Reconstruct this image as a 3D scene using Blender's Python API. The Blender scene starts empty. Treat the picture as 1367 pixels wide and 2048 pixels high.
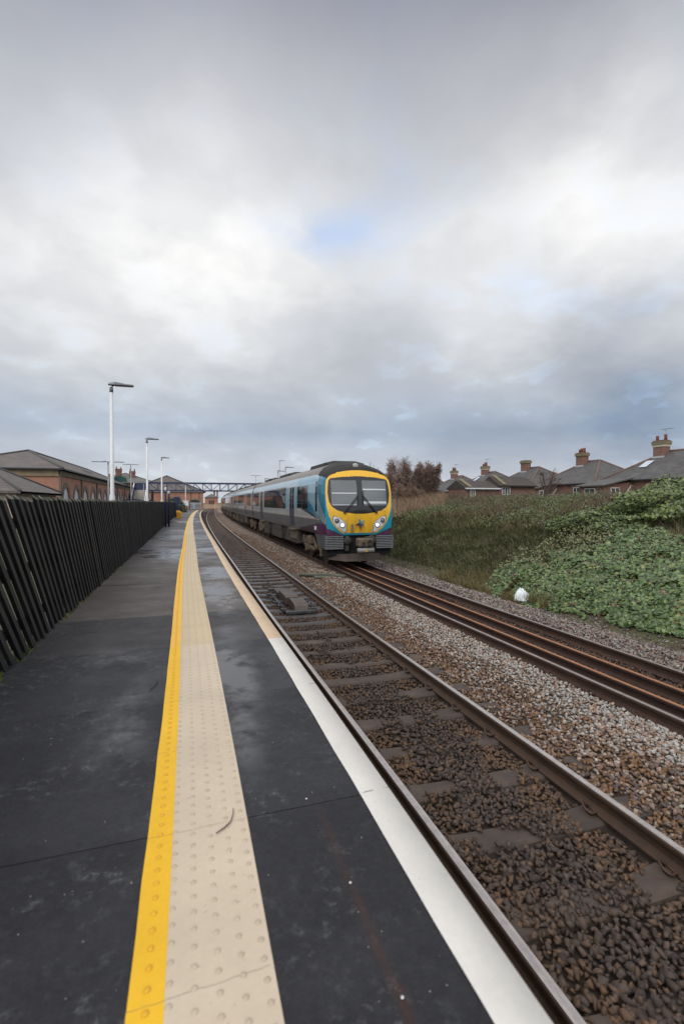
import bpy, math, random
import numpy as np
from mathutils import Vector, Matrix
random.seed(7); RNG = np.random.default_rng(7)
SC = bpy.context.scene
COL = SC.collection
R = math.radians

# ------------------------------------------------------------------ camera
CAM = np.array([0.0, 0.0, 2.35]); FPX = 1000.0
YAW = math.atan(303.5/FPX); PITCH = math.atan(19.0/FPX)
FW = np.array([math.sin(YAW)*math.cos(PITCH), math.cos(YAW)*math.cos(PITCH), -math.sin(PITCH)])
RT = np.array([math.cos(YAW), -math.sin(YAW), 0.0]); UP = np.cross(RT, FW)
cd = bpy.data.cameras.new('camera'); cam = bpy.data.objects.new('camera', cd); COL.objects.link(cam)
m = Matrix(((RT[0], UP[0], -FW[0], 0), (RT[1], UP[1], -FW[1], 0), (RT[2], UP[2], -FW[2], CAM[2]), (0, 0, 0, 1)))
cam.matrix_world = m
cd.sensor_fit = 'VERTICAL'; cd.sensor_height = 36; cd.sensor_width = 24; cd.lens = FPX/2048*36
cd.clip_start = 0.1; cd.clip_end = 5000
cd.dof.use_dof = True; cd.dof.focus_distance = 11.0; cd.dof.aperture_fstop = 2.0
SC.camera = cam
SC.cycles.max_bounces = 6; SC.cycles.diffuse_bounces = 2; SC.cycles.glossy_bounces = 3; SC.cycles.transparent_max_bounces = 6; SC.cycles.caustics_reflective = False; SC.cycles.caustics_refractive = False
SC.cycles.use_denoising = True

def in_view(P, margin=120):
    v = P - CAM; d = v @ FW
    dd = np.maximum(d, 0.05)
    x = 683.5 + FPX*(v @ RT)/dd; y = 1024 - FPX*(v @ UP)/dd
    return (d > 0.3) & (x > -margin) & (x < 1367+margin) & (y > -margin) & (y < 2048+margin)

def wdir(x, y):
    d = FW + RT*(x-683.5)/FPX - UP*(y-1024)/FPX
    return d/np.linalg.norm(d)

def sstep(a, b, x):
    t = np.clip((x-a)/(b-a), 0, 1); return t*t*(3-2*t)

def shift(Y):                      # sideways course of the line: straight, then a gentle right-hand curve
    Y = np.asarray(Y, float)
    t = np.clip(Y-25, 0, 85)
    return -0.07*sstep(2, 12, Y) + t*t/3600 + np.clip(Y-110, 0, 400)*(2*85/3600)
def sh(Y): return float(shift(Y))

# ------------------------------------------------------------------ materials
def nmat(name):
    m = bpy.data.materials.new(name); m.use_nodes = True
    nt = m.node_tree; nt.nodes.clear()
    out = nt.nodes.new('ShaderNodeOutputMaterial'); b = nt.nodes.new('ShaderNodeBsdfPrincipled')
    nt.links.new(b.outputs[0], out.inputs[0])
    return m, nt, b
class NT:
    def __init__(s, nt): s.nt = nt
    def n(s, t, **k):
        a = s.nt.nodes.new('ShaderNode'+t)
        for q, v in k.items(): setattr(a, q, v)
        return a
    def l(s, a, b): s.nt.links.new(a, b)
    def val(s, x, sock):
        if isinstance(x, (int, float)): sock.default_value = x
        elif isinstance(x, (tuple, list)): sock.default_value = x
        else: s.l(x, sock)
    def math(s, op, a, b=0.0, c=None, clamp=False):
        k = s.n('Math', operation=op, use_clamp=clamp); s.val(a, k.inputs[0]); s.val(b, k.inputs[1])
        if c is not None: s.val(c, k.inputs[2])
        return k.outputs[0]
    def mix(s, f, a, b):
        k = s.n('Mix', data_type='RGBA'); s.val(f, k.inputs[0])
        s.val(a if not isinstance(a, tuple) else (*a[:3], 1), k.inputs[6]); s.val(b if not isinstance(b, tuple) else (*b[:3], 1), k.inputs[7])
        return k.outputs[2]
    def noise(s, vec, scale, detail=4, rough=.55, dist=0):
        k = s.n('TexNoise'); k.inputs['Scale'].default_value = scale; k.inputs['Detail'].default_value = detail
        k.inputs['Roughness'].default_value = rough; k.inputs['Distortion'].default_value = dist
        if vec is not None: s.l(vec, k.inputs['Vector'])
        return k.outputs['Fac']
    def ramp(s, f, stops, interp='LINEAR'):
        k = s.n('ValToRGB'); k.color_ramp.interpolation = interp; e = k.color_ramp.elements
        while len(e) < len(stops): e.new(0.5)
        for i, (p, c) in enumerate(stops):
            e[i].position = p; e[i].color = (*c, 1) if isinstance(c, tuple) else (c, c, c, 1)
        s.l(f, k.inputs[0]); return k.outputs[0]
    def sep(s, v):
        k = s.n('SeparateXYZ'); s.l(v, k.inputs[0]); return k.outputs
    def comb(s, x, y, z):
        k = s.n('CombineXYZ'); s.val(x, k.inputs[0]); s.val(y, k.inputs[1]); s.val(z, k.inputs[2]); return k.outputs[0]
    def pos(s): return s.n('NewGeometry').outputs['Position']
    def bump(s, h, strength=.3, dist=.01):
        k = s.n('Bump'); k.inputs['Strength'].default_value = strength; k.inputs['Distance'].default_value = dist
        s.l(h, k.inputs['Height']); return k.outputs[0]

def mat(name, c1, c2=None, scale=4.0, rough=.7, metal=0.0, coat=0.0, bump=0.0, bscale=60, rvar=0.0, spec=None, detail=5, dist=.005):
    m, nt, b = nmat(name); t = NT(nt); p = t.pos()
    b.inputs['Roughness'].default_value = rough; b.inputs['Metallic'].default_value = metal
    b.inputs['Coat Weight'].default_value = coat; b.inputs['Coat Roughness'].default_value = .06
    if spec is not None: b.inputs['Specular IOR Level'].default_value = spec
    if c2 is None: b.inputs['Base Color'].default_value = (*c1, 1)
    else:
        f = t.noise(p, scale, detail, .6)
        f = t.ramp(f, [(.32, 0.0), (.68, 1.0)])
        t.l(t.mix(f, c1, c2), b.inputs['Base Color'])
        if rvar:
            t.l(t.math('MULTIPLY_ADD', f, rvar, rough-rvar/2), b.inputs['Roughness'])
    if bump: t.l(t.bump(t.noise(p, bscale, 4), bump, dist), b.inputs['Normal'])
    return m

def attr_mat(name, rough=.8, vary=.25, vscale=30, spec=.4, trans=False, bump=0, bscale=80):
    m, nt, b = nmat(name); t = NT(nt); a = t.n('Attribute', attribute_name='col')
    p = t.pos(); f = t.noise(p, vscale, 3)
    f = t.math('MULTIPLY_ADD', f, 2*vary, 1-vary)
    k = t.n('VectorMath', operation='SCALE'); t.l(a.outputs['Color'], k.inputs[0]); t.l(f, k.inputs['Scale'])
    t.l(k.outputs[0], b.inputs['Base Color']); b.inputs['Roughness'].default_value = rough
    b.inputs['Specular IOR Level'].default_value = spec
    if bump: t.l(t.bump(t.noise(p, bscale, 4), bump, .004), b.inputs['Normal'])
    return m

def brick_mat(name, c1, c2, mortar, bw=.225, bh=.075, ms=.012, rough=.85, stain=.35, tile=False):
    m, nt, b = nmat(name); t = NT(nt); p = t.pos(); x, y, z = t.sep(p)
    v = t.comb(t.math('ADD', x, y), t.math('MULTIPLY', z, 1.0), 0.0)
    k = t.n('TexBrick'); t.l(v, k.inputs['Vector']); k.inputs['Scale'].default_value = 1
    k.inputs['Brick Width'].default_value = bw; k.inputs['Row Height'].default_value = bh; k.inputs['Mortar Size'].default_value = ms
    k.inputs['Color1'].default_value = (*c1, 1); k.inputs['Color2'].default_value = (*c2, 1); k.inputs['Mortar'].default_value = (*mortar, 1)
    n = t.noise(p, .7, 6, .65); f = t.math('MULTIPLY_ADD', n, 2*stain, 1-stain)
    n2 = t.noise(p, 9, 3); f = t.math('MULTIPLY', f, t.math('MULTIPLY_ADD', n2, .5, .75))
    s = t.n('VectorMath', operation='SCALE'); t.l(k.outputs['Color'], s.inputs[0]); t.l(f, s.inputs['Scale'])
    t.l(s.outputs[0], b.inputs['Base Color']); b.inputs['Roughness'].default_value = rough
    t.l(t.bump(k.outputs['Fac'], -.4, .01), b.inputs['Normal'])
    return m

# ------------------------------------------------------------------ object helpers
def tag(o, label=None, cat=None, group=None, kind=None, category=None):
    cat = cat or category
    if label: o['label'] = label
    if cat: o['category'] = cat
    if group: o['group'] = group
    if kind: o['kind'] = kind
    return o
def empty(name, loc=(0, 0, 0), rz=0, **k):
    o = bpy.data.objects.new(name, None); COL.objects.link(o); o.location = loc; o.rotation_euler = (0, 0, rz)
    o.empty_display_size = .2
    return tag(o, **k)
def link(name, me, parent=None, **k):
    o = bpy.data.objects.new(name, me); COL.objects.link(o)
    if parent: o.parent = parent
    return tag(o, **k)
def copy_tree(o, parent=None):
    c = o.copy(); COL.objects.link(c); c.parent = parent
    for ch in list(o.children): copy_tree(ch, c)
    return c

class MB:
    def __init__(s): s.v = []; s.f = []; s.m = []; s.sm = []
    def add(s, vs, fs, mi=0, smooth=False):
        o = len(s.v); s.v += [tuple(map(float, q)) for q in vs]
        for f in fs: s.f.append([o+i for i in f]); s.m.append(mi); s.sm.append(smooth)
        return s
    def box(s, a, b, mi=0, bev=0.0):
        (x0, y0, z0), (x1, y1, z1) = a, b
        if x0 > x1: x0, x1 = x1, x0
        if y0 > y1: y0, y1 = y1, y0
        if z0 > z1: z0, z1 = z1, z0
        if bev <= 0:
            return s.add([(x0, y0, z0), (x1, y0, z0), (x1, y1, z0), (x0, y1, z0), (x0, y0, z1), (x1, y0, z1), (x1, y1, z1), (x0, y1, z1)],
                  [(3, 2, 1, 0), (4, 5, 6, 7), (0, 1, 5, 4), (1, 2, 6, 5), (2, 3, 7, 6), (3, 0, 4, 7)], mi)
        e = min(bev, (x1-x0)/2.2, (y1-y0)/2.2, (z1-z0)/2.2)
        ring = lambda x0, y0, x1, y1, c, z: [(x0+c, y0, z), (x1-c, y0, z), (x1, y0+c, z), (x1, y1-c, z), (x1-c, y1, z), (x0+c, y1, z), (x0, y1-c, z), (x0, y0+c, z)]
        rs = [ring(x0+e, y0+e, x1-e, y1-e, e*.4, z0), ring(x0, y0, x1, y1, e, z0+e), ring(x0, y0, x1, y1, e, z1-e), ring(x0+e, y0+e, x1-e, y1-e, e*.4, z1)]
        return s.loft(rs, mi=mi, cap=True)
    def loft(s, rings, mi=0, closed=True, cap=False, smooth=False):
        n = len(rings[0]); fs = []
        for i in range(len(rings)-1):
            for j in range(n if closed else n-1):
                k = (j+1) % n
                fs.append((i*n+j, i*n+k, (i+1)*n+k, (i+1)*n+j))
        if cap: fs.append(tuple(range(n))[::-1]); fs.append(tuple(range((len(rings)-1)*n, len(rings)*n)))
        return s.add([p for r in rings for p in r], fs, mi, smooth)
    def tube(s, pts, r, n=8, mi=0, cap=True, smooth=True):
        pts = [np.array(p, float) for p in pts]; rr = r if isinstance(r, (list, tuple)) else [r]*len(pts)
        rings = []; 
        for i, p in enumerate(pts):
            d = (pts[min(i+1, len(pts)-1)] - pts[max(i-1, 0)]); d = d/(np.linalg.norm(d)+1e-9)
            a = np.array([0, 0, 1.]) if abs(d[2]) < .9 else np.array([1., 0, 0])
            u = np.cross(d, a); u /= np.linalg.norm(u); w = np.cross(d, u)
            rings.append([p + rr[i]*(u*math.cos(2*math.pi*j/n) + w*math.sin(2*math.pi*j/n)) for j in range(n)])
        return s.loft(rings, mi=mi, cap=cap, smooth=smooth)
    def bar(s, a, b, w, h, mi=0):
        a = np.array(a, float); b = np.array(b, float); d = b-a; d /= np.linalg.norm(d)
        k = np.array([0, 0, 1.]) if abs(d[2]) < .95 else np.array([1., 0, 0])
        u = np.cross(d, k); u /= np.linalg.norm(u); v = np.cross(u, d)
        rg = lambda p: [p-u*w/2-v*h/2, p+u*w/2-v*h/2, p+u*w/2+v*h/2, p-u*w/2+v*h/2]
        return s.loft([rg(a), rg(b)], mi=mi, cap=True)
    def prism(s, poly, axis, a, b, mi=0):          # polygon in the two other axes, extruded along axis from a to b
        def P(q, t):
            if axis == 0: return (t, q[0], q[1])
            if axis == 1: return (q[0], t, q[1])
            return (q[0], q[1], t)
        return s.loft([[P(q, a) for q in poly], [P(q, b) for q in poly]], mi=mi, cap=True)
    def lathe(s, prof, c=(0, 0, 0), n=16, axis=2, mi=0, smooth=True):
        rings = []
        for r, h in prof:
            rg = []
            for j in range(n):
                a = 2*math.pi*j/n; x, y = r*math.cos(a), r*math.sin(a)
                rg.append((c[0]+x, c[1]+y, c[2]+h) if axis == 2 else ((c[0]+x, c[1]+h, c[2]+y) if axis == 1 else (c[0]+h, c[1]+x, c[2]+y)))
            rings.append(rg)
        return s.loft(rings, mi=mi, cap=True, smooth=smooth)
    def mesh(s, name, mats, fix=True):
        me = bpy.data.meshes.new(name); me.from_pydata(s.v, [], s.f)
        for k in (mats if isinstance(mats, (list, tuple)) else [mats]): me.materials.append(k)
        me.polygons.foreach_set('material_index', s.m); me.polygons.foreach_set('use_smooth', s.sm)
        if fix:
            import bmesh
            bm = bmesh.new(); bm.from_mesh(me); bmesh.ops.recalc_face_normals(bm, faces=bm.faces); bm.to_mesh(me); bm.free()
        me.update(); return me
    def build(s, name, mats, parent=None, fix=True, **k):
        return link(name, s.mesh(name, mats, fix), parent, **k)

def npmesh(name, V, F, material, col=None, smooth=False, parent=None, **k):
    """V (n,3), F (m,k) int; col (m,3) per-face colour attribute 'col'"""
    me = bpy.data.meshes.new(name); F = np.asarray(F, np.int32); kk = F.shape[1]
    me.vertices.add(len(V)); me.vertices.foreach_set('co', np.asarray(V, np.float32).ravel())
    me.loops.add(F.size); me.loops.foreach_set('vertex_index', F.ravel())
    me.polygons.add(len(F)); me.polygons.foreach_set('loop_start', np.arange(0, F.size, kk, dtype=np.int32))
    me.polygons.foreach_set('loop_total', np.full(len(F), kk, np.int32))
    for q in (material if isinstance(material, (list, tuple)) else [material]): me.materials.append(q)
    if smooth: me.polygons.foreach_set('use_smooth', np.ones(len(F), bool))
    if col is not None:
        a = me.attributes.new('col', 'FLOAT_COLOR', 'FACE')
        c = np.ones((len(F), 4), np.float32); c[:, :3] = col; a.data.foreach_set('color', c.ravel())
    me.update(calc_edges=True); 
    return link(name, me, parent, **k)

def strip(u0, u1, z, Ys, z1=None):
    Ys = np.asarray(Ys, float); s = shift(Ys)
    a = u0(Ys) if callable(u0) else u0; b = u1(Ys) if callable(u1) else u1
    L = np.stack([s+a, Ys, np.full_like(Ys, z)], 1); Rr = np.stack([s+b, Ys, np.full_like(Ys, z if z1 is None else z1)], 1)
    V = np.concatenate([L, Rr]); n = len(Ys)
    F = [(i, n+i, n+i+1, i+1) for i in range(n-1)]
    return V, F
YS = np.concatenate([np.arange(-4, 16, .5), np.arange(16, 60, 1.0), np.arange(60, 260.1, 4)])
YP = np.concatenate([np.arange(-4, 16, .5), np.arange(16, 60, 1.0), np.arange(60, 101, 4)])

# ================================================================== WORLD / SKY
w = bpy.data.worlds.new('World'); SC.world = w; w.use_nodes = True
nt = w.node_tree; nt.nodes.clear(); t = NT(nt)
SUN_EL, SUN_AZ = R(38), R(215)           # azimuth clockwise from +Y
sky = t.n('TexSky', sky_type='NISHITA'); sky.sun_disc = False; sky.sun_elevation = SUN_EL; sky.sun_rotation = SUN_AZ
sky.air_density = 1.0; sky.dust_density = 1.5; sky.ozone_density = 1.2
g = t.n('TexCoord').outputs['Generated']
dx, dy, dz = t.sep(g)
zz = t.math('MAXIMUM', dz, 0.0)
den = t.math('ADD', zz, .36)
pv = t.comb(t.math('DIVIDE', dx, den), t.math('DIVIDE', dy, den), 0.0)
wn = t.n('TexNoise'); wn.inputs['Scale'].default_value = 1.6; wn.inputs['Detail'].default_value = 7; wn.inputs['Roughness'].default_value = .55; t.l(pv, wn.inputs['Vector'])
off = t.n('VectorMath', operation='MULTIPLY_ADD'); t.l(wn.outputs['Color'], off.inputs[0]); off.inputs[1].default_value = (.42, .42, .42); off.inputs[2].default_value = (-.21, -.21, -.21)
wd = t.n('VectorMath', operation='ADD'); t.l(g, wd.inputs[0]); t.l(off.outputs[0], wd.inputs[1])
wdn = t.n('VectorMath', operation='NORMALIZE'); t.l(wd.outputs[0], wdn.inputs[0]); wdv = wdn.outputs[0]
def blob(x, y, sig, amp):
    d = wdir(x, y); k = t.n('VectorMath', operation='DOT_PRODUCT'); t.l(wdv, k.inputs[0]); k.inputs[1].default_value = tuple(d)
    e = t.math('MULTIPLY', t.math('SUBTRACT', k.outputs['Value'], 1.0), 1.0/(R(sig)**2))
    return t.math('MULTIPLY', t.math('EXPONENT', e), amp)
def total(bl):
    s = blob(*bl[0])
    for b_ in bl[1:]: s = t.math('ADD', s, blob(*b_))
    return s
n1 = t.noise(pv, 2.0, 8, .52, .35); n2 = t.noise(pv, 5.5, 7, .52, .25)
stretch = lambda f, a=.34, b_=.66: t.math('MULTIPLY', t.math('SUBTRACT', f, a), 1/(b_-a), clamp=True)
n1 = t.math('SMOOTH_MIN', stretch(n1), 1.0, .1); n2 = stretch(n2, .40, .62)
light = total([(250, 490, 11, .25), (540, 560, 7, .15), (70, 580, 8, .08), (1185, 490, 7, .30), (1260, 210, 7, .13), (1080, 330, 6, .06), (860, 530, 5, .12),
               (930, 690, 2.6, .13), (1050, 650, 2, .08), (640, 850, 2.4, .06), (1340, 480, 6, .1), (430, 380, 6, .05),
               (1150, 640, 6, -.13), (1300, 700, 6, -.10), (1250, 860, 6, -.09), (950, 865, 4, -.06), (1367, 850, 5, -.05),
               (500, 775, 6, -.06), (220, 700, 7, -.05), (80, 870, 6, -.05), (760, 790, 6, -.05), (1400, -60, 10, -.17), (-40, -40, 11, -.12), (700, -120, 14, -.07), (80, 240, 8, -.07), (700, 640, 5, -.03)])
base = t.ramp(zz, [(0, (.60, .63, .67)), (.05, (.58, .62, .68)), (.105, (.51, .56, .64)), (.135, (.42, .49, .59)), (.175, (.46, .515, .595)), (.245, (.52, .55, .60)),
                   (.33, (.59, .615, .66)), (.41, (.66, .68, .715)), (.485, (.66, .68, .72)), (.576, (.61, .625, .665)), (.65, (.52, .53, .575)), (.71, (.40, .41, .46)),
                   (.82, (.85, .86, .90)), (.92, (1.25, 1.25, 1.3))])  # last stops: zenith out of frame, brightened to add light on the ground
mod = t.math('ADD', t.math('MULTIPLY_ADD', n1, .17, .93), t.math('MULTIPLY_ADD', n2, .065, -.03))
# unseen sky around the sun behind the camera, brightened to lift the ground light
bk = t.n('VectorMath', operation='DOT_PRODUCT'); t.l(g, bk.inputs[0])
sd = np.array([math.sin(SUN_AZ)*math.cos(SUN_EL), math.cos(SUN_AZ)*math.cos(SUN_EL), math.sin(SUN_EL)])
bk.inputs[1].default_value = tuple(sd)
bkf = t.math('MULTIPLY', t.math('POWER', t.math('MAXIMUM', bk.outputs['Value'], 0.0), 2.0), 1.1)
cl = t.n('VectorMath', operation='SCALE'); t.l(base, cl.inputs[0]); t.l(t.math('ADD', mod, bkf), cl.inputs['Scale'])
light = t.math('MULTIPLY', light, t.math('MULTIPLY_ADD', n2, .40, .82))
la = t.comb(light, t.math('MULTIPLY', light, .93), t.math('MULTIPLY', light, .80))
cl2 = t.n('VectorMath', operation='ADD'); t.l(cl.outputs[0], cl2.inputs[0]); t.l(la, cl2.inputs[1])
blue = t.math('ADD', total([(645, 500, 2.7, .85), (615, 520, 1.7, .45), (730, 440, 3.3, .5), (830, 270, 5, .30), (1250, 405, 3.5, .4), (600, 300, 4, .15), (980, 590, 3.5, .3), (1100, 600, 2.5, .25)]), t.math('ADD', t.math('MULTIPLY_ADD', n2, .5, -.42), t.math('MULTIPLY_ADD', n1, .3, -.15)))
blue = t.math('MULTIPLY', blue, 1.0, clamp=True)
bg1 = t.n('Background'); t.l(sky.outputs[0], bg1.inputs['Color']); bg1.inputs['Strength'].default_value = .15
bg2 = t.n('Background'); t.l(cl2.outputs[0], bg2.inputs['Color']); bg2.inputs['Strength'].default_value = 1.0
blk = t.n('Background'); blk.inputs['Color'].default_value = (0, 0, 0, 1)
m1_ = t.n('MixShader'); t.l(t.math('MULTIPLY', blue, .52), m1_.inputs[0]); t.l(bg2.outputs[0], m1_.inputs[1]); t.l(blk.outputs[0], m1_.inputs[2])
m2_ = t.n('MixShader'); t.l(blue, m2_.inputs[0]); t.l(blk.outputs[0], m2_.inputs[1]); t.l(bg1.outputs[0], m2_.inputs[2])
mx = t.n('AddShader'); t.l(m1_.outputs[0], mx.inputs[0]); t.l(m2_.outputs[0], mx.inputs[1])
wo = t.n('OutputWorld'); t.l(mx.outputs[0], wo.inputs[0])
sl = bpy.data.lights.new('sun', 'SUN'); sl.energy = 1.0; sl.angle = R(25); sl.color = (1.0, .95, .88)
so = bpy.data.objects.new('sun', sl); COL.objects.link(so); so.rotation_euler = Vector(tuple(-sd)).to_track_quat('-Z', 'Y').to_euler()
SC.view_settings.view_transform = 'Standard'; SC.view_settings.look = 'None'; SC.view_settings.exposure = 0.0; SC.view_settings.gamma = 1.0

# ================================================================== TERRAIN
_hash = np.random.default_rng(3).random((64, 64))
def vnoise(x, y, s=1.0):
    x = np.asarray(x, float)/s; y = np.asarray(y, float)/s
    i = np.floor(x).astype(int); j = np.floor(y).astype(int); fx = x-i; fy = y-j
    fx = fx*fx*(3-2*fx); fy = fy*fy*(3-2*fy)
    H = lambda a, b: _hash[a % 64, b % 64]
    return (H(i, j)*(1-fx)+H(i+1, j)*fx)*(1-fy) + (H(i, j+1)*(1-fx)+H(i+1, j+1)*fx)*fy
PU = np.array([-400, -60, -6, -1.9, -1.6, -.5, .8, .9, 8.0, 8.35, 8.8, 9.5, 10.5, 11.7, 14, 20, 30, 60, 600.])
PZ = np.array([.7, .7, .82, .84, .2, -.4, -.4, -.35, -.34, -.30, -.10, .22, .62, 1.02, 1.52, 2.28, 2.45, 2.5, 2.5])
def ground_h(X, Y):
    u = np.asarray(X, float) - shift(Y)
    h = np.interp(u, PU, PZ)
    amp = sstep(8.6, 11, u)
    h = h + amp*((vnoise(X, Y, 2.2)-.5)*.35 + (vnoise(X+9, Y+5, .8)-.5)*.16)
    far = sstep(90, 130, np.asarray(Y, float)) * (u > 8)
    return h*(1-far) + far*(.2)*1.0
xs = np.concatenate([[-900, -300, -120, -60, -30, -15, -8, -5, -3, -2.2, -1.9, -1.75, -1.6, -1, 0, .8, .95, 1.4, 2.4, 3.4, 4.2, 5, 6, 7, 7.6, 8.0], np.arange(8.2, 16, .2), np.arange(16, 34, .5), [36, 40, 48, 60, 90, 150, 300, 900]])
ys = np.concatenate([[-60, -20, -8], np.arange(-4, 26, .3), np.arange(26, 60, .8), np.arange(60, 140, 3), [150, 180, 220, 300, 450, 800, 2000]])
GX, GY = np.meshgrid(xs, ys); GXs = GX + np.where((GX > -3) & (GX < 34), shift(np.minimum(GY, 200)), 0)
GZ = ground_h(GXs, np.minimum(GY, 200))
nx, ny = len(xs), len(ys)
idx = np.arange(nx*ny).reshape(ny, nx)
F = np.stack([idx[:-1, :-1], idx[:-1, 1:], idx[1:, 1:], idx[1:, :-1]], -1).reshape(-1, 4)
m_gr, nt, b = nmat('earth'); t = NT(nt); p = t.pos(); x_, y_, z_ = t.sep(p)
gcol = t.ramp(t.noise(p, 1.7, 6, .65), [(.3, (.07, .055, .033)), (.5, (.085, .078, .04)), (.7, (.075, .088, .034))])
t.l(gcol, b.inputs['Base Color']); b.inputs['Roughness'].default_value = .95
t.l(t.bump(t.noise(p, 25, 5), .6, .05), b.inputs['Normal'])
npmesh('ground', np.stack([GXs, GY, GZ], -1).reshape(-1, 3), F, m_gr, smooth=True, kind='structure')

# ------------------------------------------------------------------ ballast bed
def bed_z(u, Y):
    z = np.interp(u, [.8, 1.2, 1.6, 2.0, 2.42, 2.9, 3.3, 3.7, 4.3, 4.8, 5.2, 5.8, 6.5, 7.0, 7.6, 8.1, 8.4, 8.7],
                  [-.25, -.22, -.215, -.205, -.20, -.205, -.20, -.16, -.12, -.125, -.16, -.165, -.16, -.13, -.16, -.27, -.32, -.36])
    return z + (vnoise(u*3+31, np.asarray(Y)*1.0, .6)-.5)*.035
ue = np.arange(.8, 8.75, .1); ye = np.concatenate([np.arange(-2, 30, .15), np.arange(30, 70, .5), np.arange(70, 260, 3)])
U, YY = np.meshgrid(ue, ye); Zb = bed_z(U, YY)-.03
idx = np.arange(U.size).reshape(U.shape); F = np.stack([idx[:-1, :-1], idx[:-1, 1:], idx[1:, 1:], idx[1:, :-1]], -1).reshape(-1, 4)
def zone_colors(u, Y, n, rng):
    """linear colour of the stones lying at sideways place u and chainage Y"""
    c = np.zeros((n, 3)); v = rng.random(n); q = rng.random(n); ph = vnoise(u*5+7, Y*1.0, .9)
    dark = np.stack([.042+.045*q, .032+.031*q, .028+.024*q], 1)
    rust = np.stack([.165+.09*q, .094+.05*q, .047+.03*q], 1)
    tan = np.stack([.30+.12*q, .235+.09*q, .18+.06*q], 1)
    pale = np.stack([.30+.16*q, .275+.15*q, .245+.14*q], 1)
    pink = np.stack([.24+.1*q, .165+.07*q, .13+.05*q], 1)
    near = np.minimum(np.abs(u-1.95), np.abs(u-2.92))
    inside = (u < 3.12)
    pr = np.where(inside, .04+.55*np.exp(-(near/.17)**2)*(.5+ph), .5)
    br = np.clip(pr+rng.normal(size=n)*.28, 0, 1)[:, None]
    c[:] = dark*(1-br)+rust*.62*br
    six = (u >= 3.12) & (u < 5.2)
    w_pale = np.clip(sstep(3.75, 4.45, u + (ph-.5)*.7), 0, 1)*(1-.55*sstep(9, 16, Y))
    w_rust = .56 + .2*sstep(7, 14, Y)
    r2 = rng.random(n)
    cs = np.where((r2 < .45)[:, None], rust*.85, np.where((r2 < .72)[:, None], dark*1.9, np.where((r2 < .86)[:, None], tan*.8, pink*.8)))
    cp = np.where((r2 < .62)[:, None], pale*.9, np.where((r2 < .82)[:, None], pink, np.where((r2 < .93)[:, None], tan, rust)))
    sel = rng.random(n) < w_pale
    c = np.where(six[:, None], np.where(sel[:, None], cp, cs), c)
    mid = (u >= 5.2) & (u < 6.5)
    c = np.where(mid[:, None], np.where((r2 < .6)[:, None], dark, rust*.6), c)
    ri = u >= 6.5
    c = np.where(ri[:, None], np.where((r2 < .42)[:, None], pale*.72, np.where((r2 < .72)[:, None], pink*.85, dark*1.6)), c)
    edge = sstep(7.7, 8.3, u + (ph-.5)*.5)
    c = c*(1-.5*edge[:, None]*(rng.random(n) < .6)[:, None])
    return c
fc = np.stack([U[:-1, :-1]+.05, YY[:-1, :-1]], -1).reshape(-1, 2)
bcol = np.zeros((len(fc), 3))
for _ in range(14): bcol += zone_colors(fc[:, 0], fc[:, 1], len(fc), RNG)/14
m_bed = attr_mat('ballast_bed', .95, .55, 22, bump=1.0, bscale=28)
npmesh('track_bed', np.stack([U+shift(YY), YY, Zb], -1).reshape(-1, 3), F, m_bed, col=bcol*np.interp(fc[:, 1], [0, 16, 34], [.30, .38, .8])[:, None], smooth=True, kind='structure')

def icosphere(sub):
    import bmesh
    bm = bmesh.new(); bmesh.ops.create_icosphere(bm, subdivisions=sub, radius=1)
    V = np.array([v.co[:] for v in bm.verts]); F = np.array([[v.index for v in f.verts] for f in bm.faces]); bm.free(); return V, F
def stone_templates(sub, n, rng):
    """angular broken stones: hulls of a few random points, all with the same vertex count"""
    import bmesh
    out = []; NV = {2: 11, 1: 9}[sub]
    while len(out) < n:
        P = rng.uniform(-1, 1, (NV, 3)); P /= np.abs(P).max(1)[:, None]; P *= np.array([1.05, .78, .62])*rng.uniform(.72, 1.05, (NV, 1))
        bm = bmesh.new(); vs = [bm.verts.new(p) for p in P]; bm.verts.index_update()
        bmesh.ops.convex_hull(bm, input=vs); F = np.array([[v.index for v in f.verts] for f in bm.faces if len(f.verts) == 3]); bm.free()
        if len(F) < 12: continue
        out.append((P, F))
    return out
def rand_rot(n, rng):
    q = rng.normal(size=(n, 4)); q /= np.linalg.norm(q, axis=1)[:, None]
    a, b, c, d = q.T
    return np.stack([np.stack([1-2*(c*c+d*d), 2*(b*c-a*d), 2*(b*d+a*c)], -1), np.stack([2*(b*c+a*d), 1-2*(b*b+d*d), 2*(c*d-a*b)], -1), np.stack([2*(b*d-a*c), 2*(c*d+a*b), 1-2*(b*b+c*c)], -1)], 1)
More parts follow.
